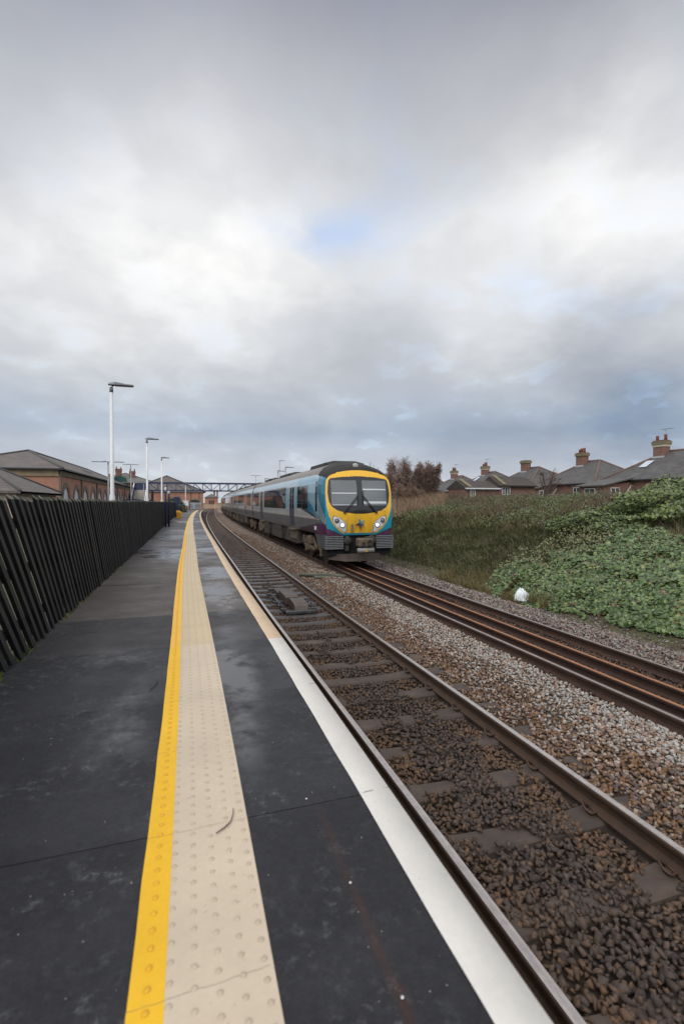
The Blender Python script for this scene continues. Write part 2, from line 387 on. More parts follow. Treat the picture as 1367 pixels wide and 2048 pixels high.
def scatter_stones(name, y0, y1, sp, sub, smin, smax, rng, label, material):
    uu = np.arange(.98, 8.95, sp); yy = np.arange(y0, y1, sp)
    U, Y = np.meshgrid(uu, yy); U = U.ravel()+rng.uniform(-.5, .5, U.size)*sp; Y = Y.ravel()+rng.uniform(-.5, .5, Y.size)*sp
    keep = np.ones(len(U), bool)
    # sleepers of the near track: mostly clear, stones strewn over their middles close by
    k = np.round((Y-2.55)/.70); on = (np.abs(Y-2.55-.70*k) < .15) & (U > 1.2) & (U < 3.62)
    strew = vnoise(U*9, Y*9+k*13, 2.2)
    cover = np.where(Y < 6.5, np.where(np.abs(U-2.42-.12*np.sin(k*2.3)) < .40, .80, .30), np.where(Y < 9.5, .22, .12))
    keep &= ~(on & (strew > cover))
    for rc in (1.67, 3.17): keep &= np.abs(U-rc) > .082
    for rc in (5.085, 6.53, 5.45, 5.92): keep &= np.abs(U-rc) > .08
    keep &= ~(rng.random(len(U)) < sstep(7.9, 8.9, U)*.95)
    keep &= rng.random(len(U)) < np.where((U < 1.6), .55, 1.0)
    U, Y, on = U[keep], Y[keep], on[keep]
    P = np.stack([U+shift(Y), Y, np.maximum(bed_z(U, Y), np.where(U > 8.0, ground_h(U+shift(Y), Y)+.005, -9))], 1); ok = in_view(P, 750 if y1 > 5 else 1500); U, Y, on, P = U[ok], Y[ok], on[ok], P[ok]
    n = len(U); S = smin+(smax-smin)*rng.random(n)**1.6; P[:, 2] += rng.uniform(-.016, .012, n) + np.where(on, .03, 0)
    RM = rand_rot(n, rng); C = zone_colors(U, Y, n, rng)
    TT = stone_templates(sub, 24, rng); ti = rng.integers(0, 24, n); VV, FF, CC, o = [], [], [], 0
    for q, (T, TF) in enumerate(TT):
        k = np.where(ti == q)[0]
        V = np.einsum('nij,kj->nki', RM[k], T)*S[k][:, None, None]; V[:, :, 2] *= .8; V += P[k][:, None, :]
        F = (TF[None]+(np.arange(len(k))*len(T))[:, None, None]).reshape(-1, 3)
        # random tint per facet, so the facets read apart
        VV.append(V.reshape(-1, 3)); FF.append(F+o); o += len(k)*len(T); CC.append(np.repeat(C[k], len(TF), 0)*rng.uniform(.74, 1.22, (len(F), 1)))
    return np.concatenate(VV), np.concatenate(FF), np.concatenate(CC)
m_stone = attr_mat('ballast_stone', .8, .2, 70, spec=.4)
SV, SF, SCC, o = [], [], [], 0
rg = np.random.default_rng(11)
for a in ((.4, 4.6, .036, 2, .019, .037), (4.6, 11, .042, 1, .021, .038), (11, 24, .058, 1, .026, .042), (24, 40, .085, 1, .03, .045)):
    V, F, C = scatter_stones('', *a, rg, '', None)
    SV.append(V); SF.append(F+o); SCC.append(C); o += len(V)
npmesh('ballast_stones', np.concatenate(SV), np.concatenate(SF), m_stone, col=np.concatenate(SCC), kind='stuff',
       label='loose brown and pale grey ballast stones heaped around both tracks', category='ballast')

# ================================================================== RAILS AND SLEEPERS
def rail_mats(name, side1, side2, top, trough, tmetal):
    return [mat(name+'_side', side1, side2, 7, .8, bump=.3, bscale=90), mat(name+'_head', top, tuple(q*.75 for q in top), 14, trough, metal=tmetal, bump=.04, bscale=40)]
RP = [(-.07, -.158), (-.07, -.146), (-.02, -.128), (-.009, -.115), (-.009, -.05), (-.034, -.038), (-.036, -.012), (-.028, -.002), (-.012, 0.0), (.012, 0.0), (.028, -.002), (.036, -.012), (.034, -.038), (.009, -.05), (.009, -.115), (.02, -.128), (.07, -.146), (.07, -.158)]
def rail(name, u, z, mats, label, ys=YS, wob=0):
    b = MB(); n = len(RP); rings = []
    for Y in ys:
        dxw = wob*(float(vnoise(Y*1.0, u, 7))-.5)
        rings.append([(u+sh(Y)+dxw+px, Y, z+pz) for px, pz in RP])
    fs_top = {7, 8, 9}
    for j in range(n):
        k = (j+1) % n
        b.add([q for r in rings for q in (r[j], r[k])], [(2*i, 2*i+1, 2*i+3, 2*i+2) for i in range(len(rings)-1)], 1 if j in fs_top else 0, j in range(5, 12))
    return b.build(name, mats, label=label, cat='rail', group='rails of the two tracks')
rm1 = rail_mats('near_rail', (.07, .038, .022), (.045, .026, .017), (.62, .56, .52), .3, .9)
rm2 = rail_mats('far_rail', (.065, .03, .017), (.035, .018, .012), (.45, .37, .33), .34, .85)
rm3 = rail_mats('spare_rail', (.055, .024, .014), (.03, .016, .011), (.34, .15, .065), .75, .0)
rail('running_rail', 1.67, 0, rm1, 'shiny topped brown rail running along beside the platform edge')
rail('running_rail', 3.17, 0, rm1, 'shiny topped brown rail beside the orange brown ballast, second from the platform')
rail('running_rail', 5.085, 0, rm2, 'worn grey topped rail beside the pale ballast, under the near wheels of the train')
rail('running_rail', 6.53, 0, rm2, 'dark brown rail nearest the ivy bank, under the far wheels of the train')
YR = YS[YS < 40]
rail('spare_rail', 5.45, -.012, rm3, 'rusty orange topped loose rail lying next to the worn grey topped rail', YR, .02)
rail('spare_rail', 5.92, -.012, rm3, 'rusty orange topped loose rail lying next to the rail nearest the ivy bank', YR, .02)

m_slp, nt, b = nmat('sleeper_concrete'); t = NT(nt); p = t.pos(); x_, y_, z_ = t.sep(p)
c_ = t.ramp(t.noise(p, 3.2, 6, .65), [(.3, (.042, .031, .026)), (.52, (.066, .048, .039)), (.72, (.105, .074, .052))])
wet = t.math('MULTIPLY', t.math('MULTIPLY', t.math('SUBTRACT', y_, 9.5), .5, clamp=True), t.math('MULTIPLY', t.math('SUBTRACT', 27.0, y_), .1, clamp=True), clamp=True)
c2_ = t.mix(wet, c_, (.045, .043, .045)); t.l(c2_, b.inputs['Base Color'])
t.l(t.math('MULTIPLY_ADD', wet, -.45, .82), b.inputs['Roughness']); t.l(t.bump(t.noise(p, 50, 5), .5, .006), b.inputs['Normal'])
m_clip = mat('clip_steel', (.075, .04, .024), (.05, .03, .02), 20, .6, metal=.2)
sb = MB()      # sleeper: tapered concrete with a shallow dip in the middle, origin at rail level between the rails
secs = [(-1.25, .128, -.172), (-1.0, .135, -.165), (-.75, .135, -.162), (-.45, .12, -.185), (0, .112, -.192), (.45, .12, -.185), (.75, .135, -.162), (1.0, .135, -.165), (1.25, .128, -.172)]
sb.loft([[(x, -hw-.02, -.36), (x, hw+.02, -.36), (x, hw, zt-.02), (x, hw-.02, zt), (x, -hw+.02, zt), (x, -hw, zt-.02)] for x, hw, zt in secs], cap=True)
me_slp = sb.mesh('railway_sleeper', m_slp)
def clip_mesh(sgn):
    b = MB(); pts = []
    for i in range(15):
        a = -2.2+i*4.6/14
        pts.append((sgn*(.098+.040*math.cos(a)), .048*math.sin(a), -.128+.018*math.sin(a*1.3+.4)+.008))
    b.tube(pts, .0095, 7); b.tube([(sgn*.07, -.055, -.135), (sgn*.07, 0.0, -.128), (sgn*.075, .05, -.132)], .0095, 6)
    b.box((sgn*.085-.02, -.03, -.17), (sgn*.085+.02, .03, -.135), bev=.008)
    return b.mesh('rail_clip', m_clip)
me_cl = {-1: clip_mesh(-1), 1: clip_mesh(1)}
def sleepers(uc, gauge, ys, label, group, clips_to):
    for Y in ys:
        o = link('railway_sleeper', me_slp, label=label, cat='sleeper', group=group)
        o.location = (uc+sh(Y), Y, 0); o.rotation_euler = (0, 0, RNG.normal()*.006)
        if Y < clips_to:
            for rs in (-1, 1):
                for cs in (-1, 1):
                    c = link('rail_clip', me_cl[cs], o); c.location = (rs*gauge/2, 0, 0)
sleepers(2.42, 1.50, np.arange(1.15, 44, .70), 'brown concrete sleeper across the track beside the platform', 'sleepers of the platform track', 15)
sleepers(5.81, 1.445, np.arange(3.11, 17.3, .72), 'brown sleeper sunk in ballast under the train track rails', 'sleepers of the train track', 17.5)

# track equipment between the rails
eq = empty('track_magnet', (2.42+sh(12.5), 12.5, -.16), label='grey stepped magnet ramp bolted between the rails beside the platform', cat='track equipment')
m_eq1 = mat('magnet_box', (.085, .062, .046), (.055, .045, .04), 6, .5, bump=.2); m_eq2 = mat('magnet_steel', (.05, .05, .053), (.09, .085, .08), 9, .5, metal=.4)
b = MB(); b.prism([(-1.25, 0), (-.45, 0), (-.45, .17), (-.6, .19), (-1.05, .17), (-1.2, .12)], 0, -.06, .26); b.build('ramp_block', m_eq1, eq)
b = MB(); b.prism([(-.42, 0), (.55, 0), (.55, .17), (.4, .21), (-.3, .21), (-.42, .18)], 0, -.13, .19); b.build('magnet_housing', m_eq1, eq)
b = MB(); b.box((-.15, .58, .02), (.17, 1.2, .14), bev=.02); b.box((-.3, 1.25, .06), (.12, 1.33, .13), bev=.01); b.build('end_plate', m_eq2, eq)
b = MB(); b.box((-.30, -1.4, .0), (-.24, 1.1, .04)); b.box((.30, -1.4, 0), (.36, .4, .04)); b.box((-.3, -1.45, 0), (.4, -1.33, .05)); b.box((-.3, -.2, .0), (.36, -.1, .05)); b.build('mounting_frame', m_eq2, eq)
for i, (xx, yy) in enumerate([(-.32, -1.2), (-.32, -.75), (-.36, -.3), (-.34, .3), (-.36, .8), (.40, -.9), (.38, -.4), (.38, -1.25)]):
    b = MB(); b.box((xx-.06, yy-.05, .03), (xx+.06, yy+.05, .09), bev=.01); b.lathe([(.02, .09), (.02, .13), (.012, .14)], (xx, yy, 0), 6); b.build('bracket', m_eq2, eq)
# old lineside cable trough stub lying across the ballast
tr = MB(); tr.tube([(3.55, 16.6, -.10), (3.9, 16.2, -.06), (4.4, 16.0, -.05), (4.85, 15.6, -.08)], .06, 8); tr.box((3.9, 15.8, -.13), (4.6, 16.1, -.075), bev=.02)
tr.build('cable_conduit', mat('old_conduit', (.07, .075, .05), (.12, .12, .09), 5, .8), label='mossy grey cable conduit crossing the ballast between the tracks', cat='cable')

# ================================================================== PLATFORM
ZP = .915
plat = empty('platform', (0, 0, 0), kind='structure')
m_conc = mat('platform_wall', (.05, .04, .033), (.09, .075, .06), 2.5, .9, bump=.4, bscale=20)
b = MB()
for Y0, Y1 in zip(YP[:-1], YP[1:]):
    pass
rings = [[(-2.2+min(sh(Y), 2), Y, -.4), (.80+sh(Y), Y, -.4), (.80+sh(Y), Y, .80), (.935+sh(Y), Y, .80), (.935+sh(Y), Y, .90), (-2.2+min(sh(Y), 2), Y, .90)] for Y in YP]
b.loft(rings, cap=True); b.build('platform_body', m_conc, plat)

# asphalt: slabs of laid surface, each with its own tone (col = tone, wetness, warmth)
m_asp, nt, b = nmat('asphalt'); t = NT(nt); p = t.pos(); x_, y_, z_ = t.sep(p)
a = t.n('Attribute', attribute_name='col'); tone, wets, warm = t.sep(a.outputs['Color'])
grain = t.math('MULTIPLY_ADD', t.noise(p, 200, 2, .7), .55, t.math('MULTIPLY', t.noise(p, 75, 2, .6), .45)); blot = t.noise(p, 1.5, 6, .6); mid = t.noise(p, 7, 5, .6)
vg = t.math('MULTIPLY', t.math('MULTIPLY_ADD', grain, 1.5, .25), t.math('MULTIPLY', t.math('MULTIPLY_ADD', blot, .7, .65), t.math('MULTIPLY_ADD', t.noise(p, 26, 4, .6), .8, .6)))
cc = t.mix(warm, (1.0, 1.0, 1.12), (1.22, 1.03, .92))
s1 = t.n('VectorMath', operation='SCALE'); t.l(cc, s1.inputs[0]); t.l(t.math('MULTIPLY', tone, vg), s1.inputs['Scale'])
# pale scuffs and bird lime
vor = t.n('TexVoronoi'); vor.inputs['Scale'].default_value = 5.5; t.l(p, vor.inputs['Vector'])
scf = t.math('MULTIPLY', t.ramp(t.noise(p, 16, 6, .7), [(.52, 0.0), (.70, 1.0)]), t.ramp(t.noise(p, 60, 4, .7), [(.42, .1), (.6, 1.0)])); scm = t.ramp(t.noise(p, 1.3, 3), [(.44, 0.0), (.6, 1.0)])
sf = t.math('MULTIPLY', t.math('MULTIPLY', scf, scm), .30)
spots = t.math('MULTIPLY', t.math('LESS_THAN', vor.outputs['Distance'], .028), t.math('GREATER_THAN', t.noise(p, 3, 2), .53))
sf = t.math('MAXIMUM', sf, t.math('MULTIPLY', spots, .38))
c_ = t.mix(sf, s1.outputs[0], (.36, .37, .36))
# rust streak along the platform, by the edge line
dl = t.math('ABSOLUTE', t.math('SUBTRACT', x_, t.math('MULTIPLY_ADD', t.noise(p, 3.5, 3), .05, .545)))
st = t.math('MULTIPLY', t.math('SUBTRACT', 1.0, t.math('DIVIDE', dl, .03), clamp=True), t.math('MULTIPLY', t.math('SUBTRACT', 2.35, y_), 3.0, clamp=True))
st = t.math('MULTIPLY', st, t.math('MULTIPLY_ADD', mid, 1.2, -.2), clamp=True)
c_ = t.mix(t.math('MULTIPLY', st, .55), c_, (.10, .035, .018))
t.l(c_, b.inputs['Base Color'])
# wet film: strongest by the tactile strip and in the far slabs
prox = t.math('MULTIPLY', t.math('SUBTRACT', .62, t.math('ABSOLUTE', t.math('SUBTRACT', x_, .32))), 1.9, clamp=True)
wl = t.math('MULTIPLY', t.math('SUBTRACT', t.noise(p, .9, 4), .38), 2.2, clamp=True)
film = t.math('MAXIMUM', t.math('MULTIPLY', t.math('MULTIPLY', prox, wl), t.math('MULTIPLY', t.math('SUBTRACT', y_, 2.3), .5, clamp=True)), t.math('MULTIPLY', wets, t.math('MULTIPLY_ADD', blot, 1.6, .1)))
def pool(cx, cy, rx, ry, amp):
    q = t.math('ADD', t.math('POWER', t.math('DIVIDE', t.math('SUBTRACT', x_, cx), rx), 2.0), t.math('POWER', t.math('DIVIDE', t.math('SUBTRACT', y_, cy), ry), 2.0))
    return t.math('MULTIPLY', t.math('EXPONENT', t.math('MULTIPLY', q, -1.0)), t.math('MULTIPLY', t.math('MULTIPLY_ADD', t.math('ADD', mid, blot), 2.2, -1.45, clamp=True), amp*1.6))
for pc in ((.32, 4.3, .20, 1.0, 1.0), (.30, 3.3, .12, .6, .9), (.40, 8.0, .3, 1.3, .9), (-.42, 3.6, .2, .8, .55), (.5, 10.6, .4, 1.2, .9), (-.5, 14.2, .9, .9, .9), (-.8, 5.0, .6, .35, .45)):
    film = t.math('MAXIMUM', film, pool(*pc))
film = t.math('MINIMUM', t.math('ADD', film, t.math('MULTIPLY', t.math('SUBTRACT', blot, .5), .7)), 1.0)
film = t.math('MINIMUM', t.math('MAXIMUM', film, 0.0), .96)
t.l(t.math('MULTIPLY_ADD', film, -.56, .68), b.inputs['Roughness'])
bs = t.n('Bump'); bs.inputs['Distance'].default_value = .004; t.l(t.math('MULTIPLY_ADD', film, -.62, .70), bs.inputs['Strength']); t.l(t.math('ADD', grain, t.math('MULTIPLY', t.noise(p, 70, 4), .8)), bs.inputs['Height']); t.l(bs.outputs[0], b.inputs['Normal'])
t.l(t.math('MULTIPLY_ADD', film, .35, .22), b.inputs['Specular IOR Level'])
cuts = [-4, 1.0, 2.27, 3.78, 5.2, 6.72, 9.4, 12.0, 14.9, 16.2, 18.0, 20.5, 23, 24.5, 28, 31, 33, 37, 41, 44, 49, 55, 60, 66, 72, 80, 88, 96, 100]
tn = [.024, .025, .027, .030, .034, .068, .064, .055, .065, .06, .07, .06, .065, .06, .07]
V, F, Cc = [], [], []
for i in range(len(cuts)-1):
    hg = lambda c: .0022 if c in (2.27, 5.2) else .0009
    y0, y1 = cuts[i]+hg(cuts[i]), cuts[i+1]-hg(cuts[i+1])
    near = y1 < 9.5
    tone_ = tn[i] if i < len(tn) else random.choice([.045, .055, .065])
    wet_ = [.0, .05, .12, .25, .12, .16, .2, .45, .95, .45, .35, .75, .35, .6][i] if i < 14 else random.choice([.25, .45, .75, .9])
    warm_ = 0.0 if y1 <= 5.3 else (.35 if y1 < 7 else (1.0 if y1 < 15 else random.uniform(.1, .6)))
    yy = np.linspace(y0, y1, max(2, int((y1-y0)/1.0)+1))
    xl = np.minimum(shift(yy), 2)-1.75 if False else -1.75+np.clip(shift(yy), 0, 2)
    for k in range(len(yy)-1):
        tilt = .035 if near else 0.0     # saw cuts run slightly askew
        o = len(V)
        for (ya, e0, e1) in ((yy[k], k == 0, 0), (yy[k+1], 0, k == len(yy)-2)):
            ta = tilt if (e0 or e1) else tilt
            for fx in (0, .33, .66, 1.0):
                x0 = -1.75+max(0.0, sh(ya)*.5) ; x1 = .94+sh(ya)
                xx = x0+(x1-x0)*fx
                V.append((xx, ya+ta*xx, ZP))
        for q in range(3):
            F.append((o+q, o+q+1, o+4+q+1, o+4+q)); Cc.append((tone_, wet_, warm_))
npmesh('paved_surface', np.array(V), F, m_asp, col=np.array(Cc), parent=plat)

def paint(name, ca, cb, dirt=.25, rough=.6, step=.757, phase=0.0, jw=.002, jo=.45):
    m, nt, b = nmat(name); t = NT(nt); p = t.pos(); x_, y_, z_ = t.sep(p)
    f = t.math('GREATER_THAN', t.math('MULTIPLY_ADD', x_, -.035, y_), 5.2)
    c = t.mix(f, ca, cb); n = t.noise(p, 2.2, 6, .65); n2 = t.noise(p, 40, 4, .6)
    d = t.math('MULTIPLY', t.math('MULTIPLY_ADD', n, dirt*1.5, 1-dirt), t.math('MULTIPLY_ADD', n2, .14, .93))
    s = t.n('VectorMath', operation='SCALE'); t.l(c, s.inputs[0]); t.l(d, s.inputs['Scale'])
    # hairline joints and worn flecks
    ph = t.math('FRACT', t.math('ADD', t.math('MULTIPLY_ADD', x_, -.06, y_), t.math('MULTIPLY', t.noise(p, 5, 4), .05)))
    crack = t.math('MULTIPLY', t.math('LESS_THAN', t.math('ABSOLUTE', t.math('PINGPONG', t.math('ADD', t.math('MULTIPLY_ADD', x_, -.06, t.math('ADD', y_, phase)), t.math('MULTIPLY', t.noise(p, 9, 4), .025)), step)), jw), t.math('GREATER_THAN', t.noise(p, 6, 2), .45))
    fl = t.math('GREATER_THAN', t.noise(p, 55, 3, .6), .71)
    k = t.math('MAXIMUM', t.math('MULTIPLY', crack, jo), t.math('MULTIPLY', fl, .45))
    c2 = t.mix(k, s.outputs[0], (.10, .085, .07))
    t.l(c2, b.inputs['Base Color']); b.inputs['Roughness'].default_value = rough
    wv = t.n('TexWave', bands_direction='X'); wv.inputs['Scale'].default_value = 70; wv.inputs['Distortion'].default_value = .5; t.l(p, wv.inputs['Vector'])
    t.l(t.bump(t.math('ADD', n2, t.math('MULTIPLY', wv.outputs['Fac'], .35)), .3, .003), b.inputs['Normal'])
    return m
m_white = paint('edge_paint', (.70, .67, .61), (.66, .49, .32), .24, phase=.757, jw=.004, jo=.8)
m_cream = paint('tactile_buff', (.575, .48, .355), (.56, .445, .28), .24, step=.3785)
m_yel = paint('yellow_paint', (.80, .46, .012), (.82, .46, .045), .2, step=.3785)
def prism_strip(name, u0, u1, m, z=ZP+.004, Ys=None, drop=.0):
    V, F = strip(u0, u1, z, Ys if Ys is not None else YP)
    return npmesh(name, V, F, m, parent=plat)
# painted nosing: the top and a return down the face
Ye = np.concatenate([np.arange(-4, 16, .25), np.arange(16, 60, 1.0), np.arange(60, 101, 4)])
inner = lambda Y: .79 + .006*(vnoise(Y*7, 3, 1)-.5) 
V, F = strip(inner, .946, ZP+.004, Ye); n = len(Ye)
V2 = np.stack([shift(Ye)+.946, Ye, np.full(n, ZP-.05)], 1); V = np.concatenate([V, V2]); F = F+[(n+i, 2*n+i, 2*n+i+1, n+i+1) for i in range(n-1)]
npmesh('edge_line', V, F, m_white, parent=plat)
def jog(Y): return .03*sstep(23, 20, Y)*0 + .006*np.sin(np.asarray(Y)*.45)*sstep(8, 14, Y)
prism_strip('yellow_line', lambda Y: -.18+jog(Y)+.005*(vnoise(Y*6, 1, 1)-.5), lambda Y: -.078+jog(Y), m_yel, Ys=Ye)
prism_strip('tactile_paving', lambda Y: -.078+jog(Y), lambda Y: .24+jog(Y), m_cream, ZP+.005, Ys=Ye)
dome = [(.0112, 0), (.0095, .0035), (.0055, .0052)]
def domes(cols, m, name):
    V, F = [], []; k = 8
    for j, u in enumerate(cols):
        for Y in np.arange(.9, 24, .0715):
            Yd = Y + (.036 if j % 2 else 0); c = (u+sh(Yd)+float(jog(Yd)), Yd, ZP+.0048); o = len(V)
            for r, h in dome:
                for q in range(k): V.append((c[0]+r*math.cos(q*2*math.pi/k), c[1]+r*math.sin(q*2*math.pi/k), c[2]+h))
            V.append((c[0], c[1], c[2]+.0058))
            for i in range(2):
                for q in range(k): F.append((o+i*k+q, o+i*k+(q+1) % k, o+(i+1)*k+(q+1) % k, o+(i+1)*k+q))
            for q in range(k): F.append((o+2*k+q, o+2*k+(q+1) % k, o+3*k, o+3*k))
    me = bpy.data.meshes.new(name); me.from_pydata(V, [], [f if f[2] != f[3] else f[:3] for f in F]); me.materials.append(m)
    me.polygons.foreach_set('use_smooth', [True]*len(me.polygons))
    o = link(name, me, plat, kind='stuff'); return o
domes([-.128], mat('yellow_dome', (.62, .33, .01), (.70, .38, .015), 8, .5), 'yellow_blisters')  # both dome colours darker than their strips, shading put into the colour
domes([-.066, .005, .076, .147, .214], mat('buff_dome', (.42, .35, .25), (.49, .41, .30), 8, .6), 'buff_blisters')
# litter on the platform
b = MB(); b.tube([(.10, 2.19, ZP+.012), (.135, 2.215, ZP+.014), (.165, 2.25, ZP+.013), (.18, 2.30, ZP+.016), (.185, 2.35, ZP+.012)], [.0022, .0028, .0026, .002, .0012], 6)
b.build('twig', mat('twig_bark', (.05, .035, .025)), label='thin curved dark twig lying on the buff tactile strip', cat='twig')
b = MB(); b.tube([(-.30, 4.05, ZP+.006), (-.27, 4.12, ZP+.008), (-.255, 4.2, ZP+.008), (-.262, 4.28, ZP+.006)], .003, 5)
b.build('twig', mat('twig_dark', (.03, .025, .02)), label='small dark twig on the asphalt left of the yellow line', cat='twig')
for (xx, yy), lb in zip([(.57, 1.77), (.58, 1.31), (.53, 2.34)], ['small bright round stud on the rust streak, middle one', 'small bright round stud on the rust streak, nearest to the viewer', 'small bright round stud on the rust streak beside the saw cut']):
    b = MB(); b.lathe([(.006, 0), (.0055, .002), (.003, .003)], (xx, yy, ZP+.001), 10)
    b.build('survey_stud', mat('stud_metal', (.75, .73, .7), rough=.25, metal=.8), label=lb, cat='stud', group='survey studs in the platform')
V, F, Cc = [], [], []
for _ in range(300):
    Y = 1.3+RNG.random()**1.5*9; X = RNG.uniform(-1.4, .75)
    if -.2 < X < .26: continue
    r = RNG.uniform(.001, .0028)*(2.0 if RNG.random() < .05 else 1); o = len(V); a0 = RNG.random()*6
    for q in range(5): V.append((X+r*RNG.uniform(.6, 1.3)*math.cos(a0+q*1.257), Y+1.3*r*math.sin(a0+q*1.257), ZP+.001))
    V.append((X, Y, ZP+.001+r*.7)); k = RNG.uniform(.12, .55)
    for q in range(5): F.append((o+q, o+(q+1) % 5, o+5)); Cc.append((k, k*.96, k*.88))
npmesh('grit_specks', np.array(V), F, attr_mat('grit', .9, .2), col=np.array(Cc), kind='stuff', label='pale grit specks strewn over the dark asphalt', category='grit')

# ================================================================== FENCE
m_wood, nt, b = nmat('fence_wood'); t = NT(nt); p = t.pos(); x_, y_, z_ = t.sep(p)
g_ = t.noise(t.comb(t.math('MULTIPLY', x_, 30), t.math('MULTIPLY', t.math('ADD', y_, t.math('MULTIPLY', z_, .91)), 30), t.math('MULTIPLY', z_, 2)), 1.0, 5, .6)
yl = t.math('FLOOR', t.math('DIVIDE', t.math('ADD', y_, t.math('MULTIPLY', z_, .912)), .19)); wn_ = t.n('TexWhiteNoise', noise_dimensions='1D'); t.l(yl, wn_.inputs['W'])
fg_ = t.n('VectorMath', operation='SCALE'); t.l(t.ramp(g_, [(.3, (.015, .0148, .015)), (.6, (.032, .0315, .032)), (.8, (.055, .054, .053))]), fg_.inputs[0]); t.l(t.math('MULTIPLY_ADD', wn_.outputs['Value'], .6, .55), fg_.inputs['Scale'])
t.l(fg_.outputs[0], b.inputs['Base Color'])
b.inputs['Roughness'].default_value = .62; t.l(t.bump(g_, .35, .004), b.inputs['Normal'])
m_moss = mat('mossy_end', (.045, .05, .04), (.20, .205, .15), 11, .95)
fence = empty('timber_fence', (-1.45, 3, ZP), label='black stained timber fence of leaning pales along the back of the platform', cat='fence')
FX, LEAN, ZT = -1.44, .912, 2.41
def pale(b, y, front):
    x0 = FX-.03+random.uniform(-.004, .004) if front else FX-.13; th = .034 if front else .022; w_ = random.uniform(.074, .084)
    zt = ZT-(.0 if front else .05)+random.uniform(-.016, .012)-(random.random() < .05)*.03; zb = ZP+(.02 if front else .06)+random.uniform(-.01, .02)
    dy = LEAN*(zt-zb)+random.uniform(-.009, .009); j = random.uniform(-.007, .007); yo = y+j; k = .5*w_
    zc = zt; zt = zt-(.04 if front else .0)
    lo = [(x0-th, yo+dy-k, zb), (x0, yo+dy-k, zb), (x0, yo+dy+k, zb), (x0-th, yo+dy+k, zb)]
    hi = [(x0-th, yo-k, zt), (x0, yo-k, zt), (x0, yo+k, zt), (x0-th, yo+k, zt)]
    o = fence.location
    P = [tuple(np.array(q)-np.array(o)) for q in lo+hi]
    b.add(P, [(3, 2, 1, 0), (0, 1, 5, 4), (1, 2, 6, 5), (2, 3, 7, 6), (3, 0, 4, 7)], 0); dt = LEAN*(zc-zt); Pt = [P[4], P[5], P[6], P[7]]+[tuple(np.array((x0-th, yo-k-dt, zc))-np.array(o)), tuple(np.array((x0-th, yo+k-dt, zc))-np.array(o))]
    if front: b.add(Pt, [(1, 2, 5, 4), (0, 1, 4), (2, 3, 5), (3, 0, 4, 5)], 1)
    else: b.add(P[4:], [(0, 1, 2, 3)], 1)
bays = np.arange(.6, 52.5, 3.04)
for y0 in bays:
    b = MB()
    for q in range(16): pale(b, y0+q*.19, True)
    for q in range(16):
        if random.random() < (.96 if y0 > 6 else .86): pale(b, y0+.095+q*.19+random.uniform(-.012, .012), False)
    b.build('pale_panel', [m_wood, m_moss], fence, fix=False)
ox = np.array(fence.location)
for z in (1.22, 1.72, 2.16):
    b = MB(); b.box(np.array((FX-.09, 1.2, z-.05))-ox, np.array((FX-.062, 54.5, z+.05))-ox); b.build('rail', m_wood, fence)
for y0 in bays:
    b = MB(); b.box(np.array((FX-.26, y0+1.2, .6))-ox, np.array((FX-.14, y0+1.32, 2.25))-ox); b.build('post', m_wood, fence)

# ================================================================== LAMP POSTS
m_white_post = mat('white_post', (.74, .74, .74), (.62, .62, .61), 3, .4)
m_lamp = mat('lamp_grey', (.17, .18, .19), (.12, .125, .13), 6, .45, metal=.3); m_lens = mat('lamp_lens', (.10, .085, .08), rough=.2)
m_galv = mat('galvanised', (.33, .34, .36), (.24, .25, .27), 5, .5, metal=.4)
def lamp(name, x, y, z0, ztop, label, group, L=.72, pole_m=m_white_post, double=False, base_r=.085, sgn=1):
    e = empty(name, (x, y, z0), label=label, cat='lamp post', group=group)
    H = ztop-z0
    b = MB(); b.lathe([(base_r, 0), (base_r, 1.75), (base_r*.72, 1.85), (base_r*.6, H-.18)], n=12); b.build('pole', pole_m, e)
    for s in ((sgn,) if not double else (-1, 1)):
        b = MB(); b.tube([(0, 0, H-.24), (0, 0, H-.10), (s*.05, 0, H-.02)], [base_r*.66, base_r*.62, .04], 10); b.build('bracket', m_lamp, e)
        o = s*(.0 if not double else .12)
        prof = [(-.09, .06, -.01), (-.07, .10, .05), (.10, .12, .095), (.26, .12, .075), (.40, .11, .05), (L-.11, .105, .04), (L-.08, .10, .02)]
        rg = []
        for (px, hw, hz) in prof:
            px = px*s+o; z = H-.01
            rg.append([(px, -hw, z-.005), (px, hw, z-.005), (px, hw*.9, z+hz*.6), (px, hw*.3, z+hz), (px, -hw*.3, z+hz), (px, -hw*.9, z+hz*.6)])
        b = MB(); b.loft(rg, cap=True, smooth=False); hd = b.build('lamp_head', m_lamp, e)
        b = MB(); x0, x1 = sorted((o+s*.1, o+s*(L-.12))); b.box((x0, -.09, H-.035), (x1, .09, H-.016), bev=.006); b.build('lens', m_lens, hd)
    return e
gl = 'white lamp posts behind the platform fence'
lamp('lamp_post', -2.3, 16.9, .78, 5.99, 'tallest looking white lamp post behind the black fence, nearest to the viewer', gl)
lamp('lamp_post', -2.3, 30.2, .78, 5.93, 'white lamp post behind the black fence, between a nearer and a farther one', gl)
lamp('lamp_post', -2.3, 45.5, .78, 6.18, 'white lamp post just left of the two navy posts at the fence', gl)
lamp('lamp_post', -.75, 94.0, ZP, 5.7, 'thin white lamp post standing by the white board at the platform end', gl)
gf = 'lamp posts of the far platform behind the train'
